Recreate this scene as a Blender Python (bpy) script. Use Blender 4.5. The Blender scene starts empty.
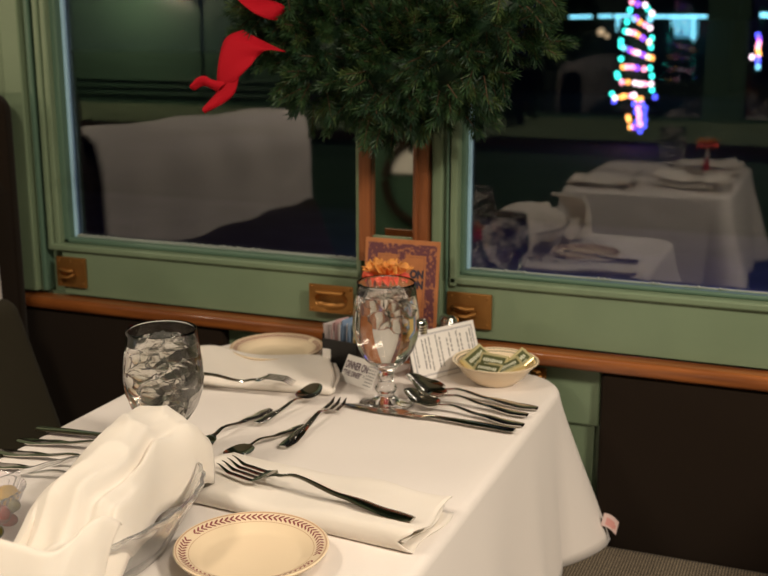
import bpy, bmesh, math, random
from math import sin, cos, tan, pi, radians, sqrt, atan2, exp
from mathutils import Vector, Matrix, noise
random.seed(7)
S = bpy.context.scene
C = S.collection

# ------------------------------------------------------------------ camera
F = 1120.0; TH = radians(13.5); PS = radians(22.0)
CAM = Vector((0, -1.6861, 1.29))
RT = Vector((cos(PS), sin(PS), 0))
FW = Vector((-sin(PS)*cos(TH), cos(PS)*cos(TH), -sin(TH)))
UP = Vector((-sin(PS)*sin(TH), cos(PS)*sin(TH), cos(TH)))
def ray(px, py): return FW + (px-384)/F*RT + (288-py)/F*UP
def T(px, py, z=.75):
    d = ray(px, py); return CAM + d*((z-CAM.z)/d.z)
def W(px, py, y=0.0):
    d = ray(px, py); return CAM + d*((y-CAM.y)/d.y)
cd = bpy.data.cameras.new('camera'); cam = bpy.data.objects.new('camera', cd); C.objects.link(cam)
M = Matrix((RT, UP, -FW)).transposed().to_4x4(); M.translation = CAM
cam.matrix_world = M
cd.sensor_width = 36; cd.lens = 36*F/768; cd.clip_start = .02; cd.clip_end = 200
cd.dof.use_dof = True; cd.dof.focus_distance = 1.27; cd.dof.aperture_fstop = 7.0
S.camera = cam
S.view_settings.view_transform = 'Standard'; S.view_settings.look = 'None'
S.view_settings.exposure = -0.10; S.view_settings.gamma = 1; S.view_settings.use_curve_mapping = False
S.cycles.use_denoising = True
S.cycles.max_bounces = 14; S.cycles.transmission_bounces = 14; S.cycles.transparent_max_bounces = 16
S.cycles.glossy_bounces = 8; S.cycles.blur_glossy = 0.6

# ------------------------------------------------------------------ materials
def mat(name, col=(.5,.5,.5), rough=.5, metal=0.0, bump=0, bscale=50, bdist=.001, var=0, vscale=8, col2=None,
        trans=0, ior=1.45, sheen=0, coat=0, spec=None, emit=None, estr=0, stretch=None, sss=0):
    m = bpy.data.materials.new(name); m.use_nodes = True
    nt = m.node_tree; b = nt.nodes['Principled BSDF']; L = nt.links
    b.inputs['Base Color'].default_value = (*col, 1); b.inputs['Roughness'].default_value = rough
    b.inputs['Metallic'].default_value = metal; b.inputs['Transmission Weight'].default_value = trans
    b.inputs['IOR'].default_value = ior; b.inputs['Sheen Weight'].default_value = sheen
    b.inputs['Coat Weight'].default_value = coat
    if spec is not None: b.inputs['Specular IOR Level'].default_value = spec
    if emit: b.inputs['Emission Color'].default_value = (*emit, 1); b.inputs['Emission Strength'].default_value = estr
    if sss:
        b.inputs['Subsurface Weight'].default_value = sss; b.inputs['Subsurface Radius'].default_value = (.01,.008,.006); b.inputs['Subsurface Scale'].default_value = .5
    if bump or var:
        tc = nt.nodes.new('ShaderNodeTexCoord'); mp = nt.nodes.new('ShaderNodeMapping')
        L.new(tc.outputs['Object'], mp.inputs['Vector'])
        if stretch: mp.inputs['Scale'].default_value = stretch
    if var:
        n = nt.nodes.new('ShaderNodeTexNoise'); n.inputs['Scale'].default_value = vscale; n.inputs['Detail'].default_value = 6
        L.new(mp.outputs[0], n.inputs['Vector'])
        r = nt.nodes.new('ShaderNodeValToRGB'); c2 = col2 or tuple(c*(1-var) for c in col)
        r.color_ramp.elements[0].position = .35; r.color_ramp.elements[0].color = (*c2, 1)
        r.color_ramp.elements[1].position = .65; r.color_ramp.elements[1].color = (*col, 1)
        L.new(n.outputs['Fac'], r.inputs[0]); L.new(r.outputs[0], b.inputs['Base Color'])
    if bump:
        n = nt.nodes.new('ShaderNodeTexNoise'); n.inputs['Scale'].default_value = bscale; n.inputs['Detail'].default_value = 4
        L.new(mp.outputs[0], n.inputs['Vector'])
        bp = nt.nodes.new('ShaderNodeBump'); bp.inputs['Strength'].default_value = bump; bp.inputs['Distance'].default_value = bdist
        L.new(n.outputs['Fac'], bp.inputs['Height']); L.new(bp.outputs[0], b.inputs['Normal'])
    return m
def weave(name, c1, c2, scale, rough=.9, bump=.5):
    m = mat(name, c1, rough, sheen=0.05, spec=.15); nt = m.node_tree; L = nt.links; b = nt.nodes['Principled BSDF']
    tc = nt.nodes.new('ShaderNodeTexCoord')
    outs = []
    for k, rot in enumerate(((0,0,0), (0,0,pi/2), (0,pi/2,0))):
        w = nt.nodes.new('ShaderNodeTexWave'); w.inputs['Scale'].default_value = scale; w.inputs['Distortion'].default_value = 1.2
        w.inputs['Detail'].default_value = 1; w.inputs['Detail Scale'].default_value = 3
        w.bands_direction = 'XYZ'[k]
        L.new(tc.outputs['Object'], w.inputs['Vector']); outs.append(w)
    mx = nt.nodes.new('ShaderNodeMath'); mx.operation = 'ADD'; L.new(outs[0].outputs['Fac'], mx.inputs[0]); L.new(outs[1].outputs['Fac'], mx.inputs[1])
    mx2 = nt.nodes.new('ShaderNodeMath'); mx2.operation = 'ADD'; L.new(mx.outputs[0], mx2.inputs[0]); L.new(outs[2].outputs['Fac'], mx2.inputs[1])
    mx3 = nt.nodes.new('ShaderNodeMath'); mx3.operation = 'MULTIPLY'; mx3.inputs[1].default_value = .333; L.new(mx2.outputs[0], mx3.inputs[0])
    r = nt.nodes.new('ShaderNodeValToRGB'); r.color_ramp.elements[0].position = .35; r.color_ramp.elements[1].position = .65
    r.color_ramp.elements[0].color = (*c2, 1); r.color_ramp.elements[1].color = (*c1, 1)
    L.new(mx3.outputs[0], r.inputs[0]); L.new(r.outputs[0], b.inputs['Base Color'])
    bp = nt.nodes.new('ShaderNodeBump'); bp.inputs['Strength'].default_value = bump; bp.inputs['Distance'].default_value = .001
    L.new(mx3.outputs[0], bp.inputs['Height']); L.new(bp.outputs[0], b.inputs['Normal'])
    return m
def wood(name, c1, c2, axis='x', rough=.3):
    st = {'x': (1.5, 22, 22), 'z': (22, 22, 1.5), 'y': (22, 1.5, 22)}[axis]
    return mat(name, c1, rough, var=1, vscale=4, col2=c2, bump=.15, bscale=6, stretch=st, coat=.3)

GREEN = mat('green_paint', (.175,.235,.145), .38, bump=.25, bscale=14, bdist=.0015, var=.12, vscale=5)
GREEN2 = mat('green_groove_darker', (.085,.15,.105), .4)  # darker green for the grooves, inner ledges and rebates
DGREEN = mat('dark_green_gloss', (.045,.09,.06), .3, bump=.3, bscale=9, bdist=.003)
BLUESTRIP = mat('gasket_cool_reflection', (.36,.58,.74), .35)  # cool light reflected by the strip is put into its pale blue colour
RAILW = wood('reddish_brown_wood', (.30,.095,.022), (.17,.05,.013))
WOODV = wood('mirror_frame_wood', (.25,.085,.03), (.14,.045,.018), 'z')
BROWN = weave('brown_upholstery', (.017,.010,.005), (.009,.005,.003), 260, bump=.3)
OLIVE = weave('olive_brown_upholstery', (.036,.030,.017), (.024,.020,.012), 260, bump=.3)
TWEED = weave('grey_brown_tweed', (.26,.21,.145), (.03,.022,.015), 70, bump=.8)
CLOTH = mat('white_tablecloth', (.76,.70,.655), .85, bump=.12, bscale=260, bdist=.0006, sheen=.2)
NAPK = mat('white_napkin', (.76,.695,.62), .85, bump=.14, bscale=420, bdist=.0005, sheen=.2, sss=.08)
CHINA = mat('cream_china', (.80,.65,.46), .16, spec=.5, var=.04, vscale=6)
MAROON = mat('maroon_glaze', (.27,.085,.085), .25)
TANRIM = mat('tan_glaze_band', (.55,.36,.24), .25)
GREENLINE = mat('dark_green_glaze', (.05,.075,.05), .25)
STEEL = mat('polished_steel', (.62,.60,.56), .12, metal=1)
CHROME = mat('chrome', (.75,.74,.72), .08, metal=1)
BRASS = mat('aged_brass', (.38,.175,.045), .38, metal=.65, var=.35, vscale=14, bump=.2, bscale=30)
GLASS = mat('clear_glass', (1,1,1), .0, trans=1, ior=1.48)
WATER = mat('water', (1,1,1), .0, trans=1, ior=1.33)
ICE = mat('cloudy_ice', (.97,.96,.93), .06, trans=.94, ior=1.035, bump=.8, bscale=90, bdist=.003)
PLASTIC = mat('clear_plastic', (.90,.90,.90), .05, trans=.88, ior=1.42)
BLACKP = mat('black_plastic', (.012,.011,.010), .35)
PAPERW = mat('white_card', (.80,.76,.72), .6)
INK = mat('dark_ink', (.03,.025,.04), .7)
INKP = mat('plum_ink', (.10,.045,.08), .7)
INKG = mat('grey_blue_ink', (.22,.22,.27), .7)
GREYM = mat('sill_metal', (.30,.33,.30), .5)
CEIL = mat('cream_ceiling', (.55,.50,.40), .6)
CARPET = mat('dark_carpet', (.05,.03,.025), .95, var=.4, vscale=60, bump=.5, bscale=200)
def pane_mat(name, fac, tint=(1,1,1)):
    m = bpy.data.materials.new(name); m.use_nodes = True; nt = m.node_tree; nt.nodes.clear(); L = nt.links
    o = nt.nodes.new('ShaderNodeOutputMaterial'); mx = nt.nodes.new('ShaderNodeMixShader')
    t = nt.nodes.new('ShaderNodeBsdfTransparent'); g = nt.nodes.new('ShaderNodeBsdfGlossy')
    t.inputs[0].default_value = (*tint, 1); g.inputs['Roughness'].default_value = .015; g.inputs['Color'].default_value = (.95,.97,1,1)
    fr = nt.nodes.new('ShaderNodeLayerWeight'); fr.inputs['Blend'].default_value = .35
    mr = nt.nodes.new('ShaderNodeMapRange'); mr.inputs['To Min'].default_value = fac; mr.inputs['To Max'].default_value = .9
    L.new(fr.outputs['Fresnel'], mr.inputs['Value']); mr.inputs['From Min'].default_value = .1
    L.new(mr.outputs[0], mx.inputs[0]); L.new(t.outputs[0], mx.inputs[1]); L.new(g.outputs[0], mx.inputs[2]); L.new(mx.outputs[0], o.inputs[0])
    return m
PANE = pane_mat('window_glass', .078)
MIRR = mat('mirror_glass', (.62,.62,.55), .03, metal=1)

# ------------------------------------------------------------------ mesh helpers
def link_bm(name, bm, mats, parent=None, smooth=False, loc=None):
    me = bpy.data.meshes.new(name); bmesh.ops.recalc_face_normals(bm, faces=bm.faces[:]); bm.to_mesh(me); bm.free()
    for m in (mats if isinstance(mats, (list, tuple)) else [mats]): me.materials.append(m)
    if smooth:
        for p in me.polygons: p.use_smooth = True
    o = bpy.data.objects.new(name, me); C.objects.link(o)
    if parent: o.parent = parent
    if loc is not None: o.location = loc
    return o
def autos(o, ang=40):
    me = o.data
    for p in me.polygons: p.use_smooth = True
    bm = bmesh.new(); bm.from_mesh(me)
    for e in bm.edges:
        if len(e.link_faces) == 2 and e.calc_face_angle(0) > radians(ang): e.smooth = False
    bm.to_mesh(me); bm.free(); return o
def box(bm, x0, x1, y0, y1, z0, z1, bev=0, mi=0, seg=2):
    m = Matrix.Translation(((x0+x1)/2, (y0+y1)/2, (z0+z1)/2)) @ Matrix.Diagonal((x1-x0, y1-y0, z1-z0, 1))
    n0 = set(bm.faces)
    r = bmesh.ops.create_cube(bm, size=1, matrix=m)
    if bev:
        es = list({e for v in r['verts'] for e in v.link_edges})
        bmesh.ops.bevel(bm, geom=es, offset=bev, segments=seg, profile=.5, affect='EDGES')
    for f in bm.faces:
        if f not in n0: f.material_index = mi
    return bm
def B(name, x0, x1, y0, y1, z0, z1, m, parent=None, bev=0, seg=2):
    bm = bmesh.new(); box(bm, x0, x1, y0, y1, z0, z1, bev, 0, seg)
    return link_bm(name, bm, m, parent)
def lathe(bm, prof, n=64, sx=1, sy=1, flute=0, nf=0, mi=0, mats=None, close=False, f0=0):
    rings = []
    for (r, z) in prof:
        if r < 1e-6: rings.append([bm.verts.new((0, 0, z))]); continue
        rg = []
        for k in range(n):
            a = 2*pi*k/n; rr = r*(1 + flute*abs(cos(nf*a/2)))
            rg.append(bm.verts.new((rr*cos(a)*sx, rr*sin(a)*sy, z)))
        rings.append(rg)
    if close: rings.append(rings[0])
    for i in range(len(rings)-1):
        A, Bq = rings[i], rings[i+1]; m_ = mats[i] if mats else mi
        for k in range(n):
            k2 = (k+1) % n
            if len(A) == 1 and len(Bq) == 1: continue
            if len(A) == 1: f = bm.faces.new((A[0], Bq[k], Bq[k2]))
            elif len(Bq) == 1: f = bm.faces.new((A[k], Bq[0], A[k2]))
            else: f = bm.faces.new((A[k], Bq[k], Bq[k2], A[k2]))
            f.material_index = m_
    return bm
def tube(bm, pts, r, n=8, mi=0, cap=True):
    pts = [Vector(p) for p in pts]; rs = r if isinstance(r, (list, tuple)) else [r]*len(pts)
    rings = []; up = Vector((0,0,1))
    for i, p in enumerate(pts):
        d = (pts[min(i+1, len(pts)-1)] - pts[max(i-1, 0)]).normalized()
        a = d.cross(up);
        if a.length < .05: a = d.cross(Vector((1,0,0)))
        a.normalize(); b = d.cross(a)
        rings.append([bm.verts.new(p + rs[i]*(cos(2*pi*k/n)*a + sin(2*pi*k/n)*b)) for k in range(n)])
    for i in range(len(rings)-1):
        for k in range(n):
            f = bm.faces.new((rings[i][k], rings[i][(k+1)%n], rings[i+1][(k+1)%n], rings[i+1][k])); f.material_index = mi
    if cap:
        for rg in (rings[0], rings[-1]): bm.faces.new(rg).material_index = mi
    return bm
def grid(bm, fn, nu, nv, mi=0, closed_v=False):
    g = [[bm.verts.new(fn(i/(nu-1), j/(nv if closed_v else nv-1))) for j in range(nv)] for i in range(nu)]
    for i in range(nu-1):
        for j in range(nv if closed_v else nv-1):
            j2 = (j+1) % nv
            f = bm.faces.new((g[i][j], g[i+1][j], g[i+1][j2], g[i][j2])); f.material_index = mi
    return g
def solid(o, t, off=-1):
    m = o.modifiers.new('thickness', 'SOLIDIFY'); m.thickness = t; m.offset = off; return o
def tag(o, label, cat, group=None, kind=None):
    o['label'] = label; o['category'] = cat
    if group: o['group'] = group
    if kind: o['kind'] = kind
    return o
def E(name, loc=(0,0,0), rz=0, label=None, cat=None, group=None):
    o = bpy.data.objects.new(name, None); C.objects.link(o); o.location = loc; o.rotation_euler = (0,0,rz); o.empty_display_size = .05
    if label: tag(o, label, cat, group)
    return o
def copy_tree(o, parent=None):
    c = o.copy(); C.objects.link(c); c.parent = parent
    for ch in list(o.children): copy_tree(ch, c)
    return c
def St(o): o['kind'] = 'structure'; return o
def interp(tab, t):
    if t <= tab[0][0]: return tab[0][1]
    for (a, va), (b, vb) in zip(tab, tab[1:]):
        if t <= b:
            s = (t-a)/(b-a); s = s*s*(3-2*s); return va + (vb-va)*s
    return tab[-1][1]
def lerp(a, b, t): return a + (b-a)*t

# ------------------------------------------------------------------ room shell (a railway dining car)
XA, XB, YB = -4.4, 2.6, -2.95
St(B('floor', XA, XB, YB-.1, .12, -.06, 0, CARPET))
St(B('ceiling', XA, XB, YB-.1, .12, 2.25, 2.31, CEIL))
St(B('wall_left', XA-.06, XA, YB-.1, .12, 0, 2.25, GREEN))
St(B('wall_right', XB, XB+.06, YB-.1, .12, 0, 2.25, GREEN))
# near window wall: built as one structure with two openings
RY = 262
xg1 = W(78.5,240,.034).x; xg1b = W(357,240).x           # left glass opening
xg2 = W(469.5,270,.034).x; xg2b = .95
ZG = .897                                        # visible lower edge of glass
ZT = 1.85
bm = bmesh.new()
TH_W = .06
box(bm, XA, XB, 0.012, TH_W, 0, .785)                       # below the rail
box(bm, xg1-.012, xg2b+.1, 0.0, TH_W, .785, .874)           # lower board
box(bm, xg1-.012, xg2b+.1, 0.022, TH_W, .874, .888)
box(bm, XA, W(42,240).x, .002, TH_W, .785, 2.25)            # left pier
box(bm, W(42,240).x, xg1-.012, .02, TH_W, .785, 2.25)
box(bm, xg1b+.012, xg2-.03, .004, TH_W, .86, 2.25)          # pier between the windows
box(bm, xg2-.034, xg2-.012, .02, TH_W, .86, 2.25)
box(bm, xg2b+.012, XB, .002, TH_W, .785, 2.25)              # right pier
box(bm, XA, XB, .002, TH_W, ZT, 2.25)                       # header
St(link_bm('wall_back', bm, GREEN))
# mouldings round the windows
def vmould(name, x0, x1, y0, y1, z0=.874, z1=ZT, m=GREEN):
    St(B(name, x0, x1, y0, y1, z0, z1, m, bev=min(.003, (x1-x0)*.3)))
def hz(name, x0, x1, y0, y1, z0, z1, m=GREEN, bev=.003): St(B(name, x0, x1, y0, y1, z0, z1, m, bev=bev))
xs = lambda p: W(p-(2.5 if p < 100 else 0),240).x
vmould('trim_1', xs(23), xs(41), -.014, .004, .787)
vmould('trim_2', xs(44), xs(48.5), -.006, .022, .787, m=GREEN2)
vmould('trim_3', xs(52), xs(57), -.006, .022)
vmould('trim_4', xs(57.5), xs(63), -.002, .024)
hz('trim_5', xs(52), xg1b+.006, -.006, .024, .868, .880)
hz('trim_6', xg1-.02, xg1b+.012, .012, .05, .880, .890, GREEN2)
# centre: green strip, wood mirror, green strip, moulding
vmould('trim_7', xs(356.5), xs(362), -.004, .02, .87)
vmould('trim_8', xs(432), xs(443), -.006, .01, .80)
vmould('trim_9', xs(446), xs(449), -.003, .022, .80, m=GREEN2)
vmould('trim_10', xs(450.5), xs(458), -.006, .022, .868)
hz('trim_11', xs(450), xg2b+.05, -.006, .024, .872, .884)
hz('trim_12', xg2-.02, xg2b+.012, .012, .05, .884, .892, GREEN2)
# rebates at the sides of the glass and gaskets tinted with the cool light they reflect
vmould('trim_13', xg1-.020, xg1-.003, .012, .05, .88, m=GREEN2)
vmould('trim_14', xg2-.018, xg2-.003, .012, .05, .88, m=GREEN2)
for i, xg in enumerate((xg1, xg2)):
    St(B('trim_%d' % (15+i), xg-.0065, xg+.0020, .028, .040, .890, ZT, BLUESTRIP, bev=.001))
def window(n, x0, x1, z0=.888, z1=ZT, y=.036, m=PANE):
    e = E('window_%d' % n, ((x0+x1)/2, y, z0)); St(e)
    w2 = (x1-x0)/2
    B('window_pane', -w2, w2, -.0025, .0025, 0, z1-z0, m, e)
    bm = bmesh.new()                                        # frosty dust along the bottom of the glass
    box(bm, -w2, w2, -.006, -.003, 0, .006)
    for k in range(160):
        px = random.uniform(-w2, w2)
        if noise.noise(Vector((px*9, n, 0))) < -.05: continue
        r_ = random.uniform(.001, .0026)
        bmesh.ops.create_icosphere(bm, subdivisions=1, radius=r_, matrix=Matrix.Translation((px, -.006, .006)))
    link_bm('window_sealant', bm, GREYM, e)
    return e
window(1, xg1-.003, xg1b+.014); window(2, xg2-.003, xg2b+.014)
# rail
bm = bmesh.new(); box(bm, W(27,300).x-.01, XB, -.030, .012, .757, .781, .007, 0, 3)
St(autos(link_bm('trim_17', bm, RAILW)))
# boards and upholstered wall panels below the rail
St(B('trim_18', W(229,330).x, -.312, -.003, .012, .66, .757, GREEN, bev=.003))
St(B('trim_19', W(229,330).x, -.320, .002, .012, .30, .66, GREEN))
def panel(name, x0, x1, label):
    bm = bmesh.new(); box(bm, x0, x1, -.022, .012, .30, .756, .008, 0, 3)
    return autos(St(link_bm(name, bm, BROWN)))
panel('trim_20', -1.50, W(229,330).x, ''); panel('trim_21', -.309, 1.1, '')

# far side wall: rail, ledge, dark panes, solid green panel (seen only mirrored in the glass)
bm = bmesh.new()
box(bm, XA, XB, YB-.06, YB, 0, .90); box(bm, XA, XB, YB-.06, YB, 1.75, 2.25)
box(bm, XA, -2.42, YB-.06, YB, .9, 1.75)
box(bm, -.52, -.36, YB-.06, YB, .9, 1.75)
box(bm, -1.88, -1.2, YB-.06, YB, .9, 1.75)
box(bm, .9, XB, YB-.06, YB, .9, 1.75)
St(link_bm('wall_front', bm, DGREEN))
St(B('trim_22', XA, XB, YB, YB+.02, .80, .885, GREEN))
St(B('trim_23', XA, XB, YB, YB+.035, .76, .79, BROWN))
for i, z in enumerate((.93, .965, 1.0)):
    St(B('trim_%d' % (24+i), XA, -2.45, YB, YB+.018, z, z+.012, DGREEN, bev=.004))
for i, x in enumerate((-2.86, -2.62)):
    St(B('trim_%d' % (27+i), x, x+.03, YB, YB+.014, 1.02, 1.75, DGREEN, bev=.004))
for i, (a, b) in enumerate(((-2.42,-1.88), (-1.2,-.52), (-.36,.9))):
    e = E('window_%d' % (3+i), (0, YB-.03, .9)); St(e)
    B('window_pane', a, b, -.003, .003, 0, .85, PANE, e)
PIERC = mat('olive_cream_panel', (.30,.26,.17), .5)
St(B('trim_29', -1.86, -1.22, YB, YB+.012, .92, 1.74, PIERC, bev=.004))
_c = W(427,182,-YB); _p = W(405,158,-YB)
rm_ = E('round_mirror', (_c.x, YB+.02, _c.z), 0, 'round dark wooden ring frame on the far wall, seen in the narrow mirror', 'wall ornament')
bm = bmesh.new(); tube(bm, [(.185*cos(a*pi/30), 0, .185*sin(a*pi/30)) for a in range(61)], .019, 10, 0, False); autos(link_bm('ring', bm, BROWN, rm_), 60)
nt_ = B('notice_paper', -.05, .055, -.001, .001, -.065, .065, PAPERW); nt_.location = (_p.x, YB+.016, _p.z); tag(nt_, 'white paper notice on the far wall inside the round frame', 'notice')
sc0 = W(181,-6,-YB)
ws = E('wall_lamp', (sc0.x, YB+.06, sc0.z), 0, 'small warm wall lamp on the far dark green wall', 'wall lamp')
bm = bmesh.new(); lathe(bm, [(0,-.03), (.012,-.03), (.014,-.01), (.006,0), (0,0)], 20); autos(link_bm('lamp_base', bm, BRASS, ws)); B('bracket', -.006, .006, -.06, 0, -.03, -.02, BRASS, ws)
bm = bmesh.new(); lathe(bm, [(0,0), (.010,.004), (.014,.02), (.010,.045), (0,.055)], 20); link_bm('lamp_bulb', bm, mat('warm_bulb', (1,.6,.3), .5, emit=(1,.6,.28), estr=14), ws, True)
ld = bpy.data.lights.new('wall_lamp_glow', 'POINT'); ld.energy = 40; ld.color = (1,.78,.52); ld.shadow_soft_size = .03
lo = bpy.data.objects.new('wall_lamp_glow', ld); C.objects.link(lo); lo.location = (sc0.x-.25, YB+.30, sc0.z+.05)
# narrow mirror in a wooden frame between the windows
mx0, mx1 = xs(362.3), xs(431)
mr = E('wall_mirror', ((mx0+mx1)/2, 0, .90), 0, 'narrow wood-framed mirror on the green pier between the two windows', 'mirror')
w2 = (mx1-mx0)/2; fw1 = xs(375)-xs(362.3); fw2 = xs(431)-xs(415.5)
zb = W(390,236).z - .90
bm = bmesh.new()
box(bm, -w2, -w2+fw1, -.016, .004, 0, .9, .002); box(bm, w2-fw2, w2, -.016, .004, 0, .9, .002)
box(bm, w2-fw2+.004, w2-fw2+.010, -.020, 0, 0, .9, .002)
box(bm, -w2+fw1, w2-fw2, -.016, .004, 0, zb-.004, .002); box(bm, -w2+fw1, w2-fw2, -.016, .004, .88, .9, .002)
link_bm('frame', bm, WOODV, mr)
B('mirror_glass', -w2+fw1, w2-fw2, -.006, .003, zb, .88, MIRR, mr)
B('inner_bead', -w2+fw1, w2-fw2, -.010, -.006, zb-.004, zb+.001, GREEN, mr)

# ------------------------------------------------------------------ brass latches on the window board
def latch(p0, p1, label, flip=1):
    a = W(*p0); b = W(*p1); cx, cz = (a.x+b.x)/2, (a.z+b.z)/2; w, h = abs(b.x-a.x), abs(a.z-b.z)
    e = E('window_latch', (cx, -.002, cz), 0, label, 'latch', 'brass fittings on the window board')
    B('plate', -w/2, w/2, -.004, .001, -h/2, h/2, BRASS, e, bev=.0012)
    bm = bmesh.new()
    tube(bm, [(-w*.36, -.004, .004), (-w*.30, -.010, .006), (0, -.014, .004), (w*.14, -.010, .005)], .0035, 8)
    tube(bm, [(-w*.36, -.004, -.006), (-w*.25, -.012, -.009), (0, -.015, -.008), (w*.18, -.010, -.003)], .0035, 8)
    autos(link_bm('catch', bm, BRASS, e))
    for (sx, sz) in ((-.4,.38), (.4,.38), (-.4,-.38), (.4,-.38), (0,.38)):
        bm = bmesh.new(); bmesh.ops.create_uvsphere(bm, u_segments=10, v_segments=6, radius=.0028, matrix=Matrix.Translation((sx*w, -.0035, sz*h)) @ Matrix.Diagonal((1,.5,1,1)))
        link_bm('screw', bm, BRASS, e, True)
    return e
latch((57.5,255.5), (88.5,288), 'small square brass latch plate at the lower left corner of the left window')
latch((448,290.5), (492,329.5), 'large brass latch plate under the right window, right of the menu card')
latch((532,366), (547,378), 'small brass plate below the wooden rail behind the butter bowl')
a = W(313,281); b = W(357,313); cx, cz = (a.x+b.x)/2, (a.z+b.z)/2; w, h = b.x-a.x, a.z-b.z
e = E('window_pull', (cx, -.002, cz), 0, 'recessed brass cup pull on the window board above the sugar caddy', 'window pull')
bm = bmesh.new()
def pullf(u, v):
    x = (u-.5)*w; z = (v-.5)*h
    q = (abs(x)/(w*.36))**2.6 + (abs(z+h*.07)/(h*.33))**2.2
    y = -.014 if q >= 1 else -.014 + .0145*(1-q)**.5
    return Vector((x, y, z))
grid(bm, pullf, 60, 44)
autos(link_bm('cup_plate', bm, BRASS, e), 60); box_bm = bmesh.new(); box(box_bm, -w*.32, w*.32, -.024, -.013, h*.18, h*.31, .003)
link_bm('lip', box_bm, BRASS, e)
B('rim', -w/2, w/2, -.0138, .003, -h/2, -h/2+.004, BRASS, e)
for sx in (-.44, .44):
    for sz in (-.4, .4):
        bm = bmesh.new(); bmesh.ops.create_uvsphere(bm, u_segments=10, v_segments=6, radius=.0026, matrix=Matrix.Translation((sx*w, -.014, sz*h)))
        link_bm('screw', bm, BRASS, e, True)

# ------------------------------------------------------------------ benches
def bench(name, label, x_front, x_back, seatm, backm, sgn, y0=-.03, y1=-1.12, zseat=.455, ztop=1.125, wing=None, cover=False):
    """sgn=+1: back on the +x side"""
    e = E(name, ((x_front+x_back)/2, (y0+y1)/2, 0), 0, label, 'bench')
    cx, cy = (x_front+x_back)/2, (y0+y1)/2
    X = lambda a, b: (min(a,b)-cx, max(a,b)-cx)
    xa, xb = X(x_front, x_back); bm = bmesh.new(); box(bm, xa, xb, y1-cy, y0-cy, zseat-.13, zseat, .03, 0, 5)
    autos(link_bm('seat_cushion', bm, seatm, e), 50)
    B('plinth', xa+.03, xb-.03, y1-cy+.02, y0-cy-.02, 0, zseat-.125, BLACKP, e)
    xa, xb = X(x_back, x_back+sgn*.16); bm = bmesh.new(); box(bm, xa, xb, y1-cy, y0-cy, .05, ztop, .05, 0, 6)
    autos(link_bm('backrest', bm, backm, e), 50)
    return e, cx, cy
lb, lcx, lcy = bench('bench_seat', 'dark brown upholstered bench seat with white cover, left of the table', -.97, -1.385, BROWN, BROWN, -1, y0=-.025, ztop=1.03)
bm = bmesh.new(); box(bm, -1.42-lcx, -1.30-lcx, -1.10-lcy, -.10-lcy, .44, .80, .03, 0, 6)
for v in bm.verts:
    if v.co.x > -1.36-lcx: v.co.x += max(0, .80-v.co.z)*.20 - (.05 if v.co.z > .7 else 0)
autos(link_bm('back_cushion', bm, OLIVE, lb), 50)['label'] = 'olive brown lower back cushion'
bm = bmesh.new(); box(bm, -1.55-lcx, -1.385-lcx, -.105-lcy, -.025-lcy, .5, 1.165, .04, 0, 6)
autos(link_bm('wing', bm, BROWN, lb), 50)
# white cover hung over the aisle part of the backrest
bm = bmesh.new()
def cov(u, v):
    y = lerp(-.125, -1.15, u); s = v*1.0      # v: bottom front -> top -> bottom back
    path = [(0,.66), (.30,.88), (.40,1.01), (.46,1.062), (.54,1.062), (.60,1.01), (.70,.90), (1,.70)]
    z = interp([(a, b) for a, b in path], s)
    xo = interp([(0,.014), (.36,.012), (.44,-.005), (.5,-.08), (.56,-.16), (.64,-.19), (1,-.195)], s)
    if u > .93: k = (u-.93)/.07; z -= .05*k*k*(1 if .3 < s < .7 else 0); xo = lerp(xo, -.08, k*k*.35)
    return Vector((-1.385+.0+xo+.006*sin(y*25+s*4)*(1 if s < .4 else .3) - lcx, y - lcy, z - .022*u + .003*sin(y*17)))
grid(bm, cov, 60, 40)
solid(autos(link_bm('white_seat_cover', bm, CLOTH, lb), 80), .004, 0)['label'] = 'white cloth cover over the backrest'
rb, rcx, rcy = bench('bench_seat', 'grey brown tweed bench seat at the right of the table', -.40, .36, TWEED, BROWN, 1, y0=-.025, zseat=.481)

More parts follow.
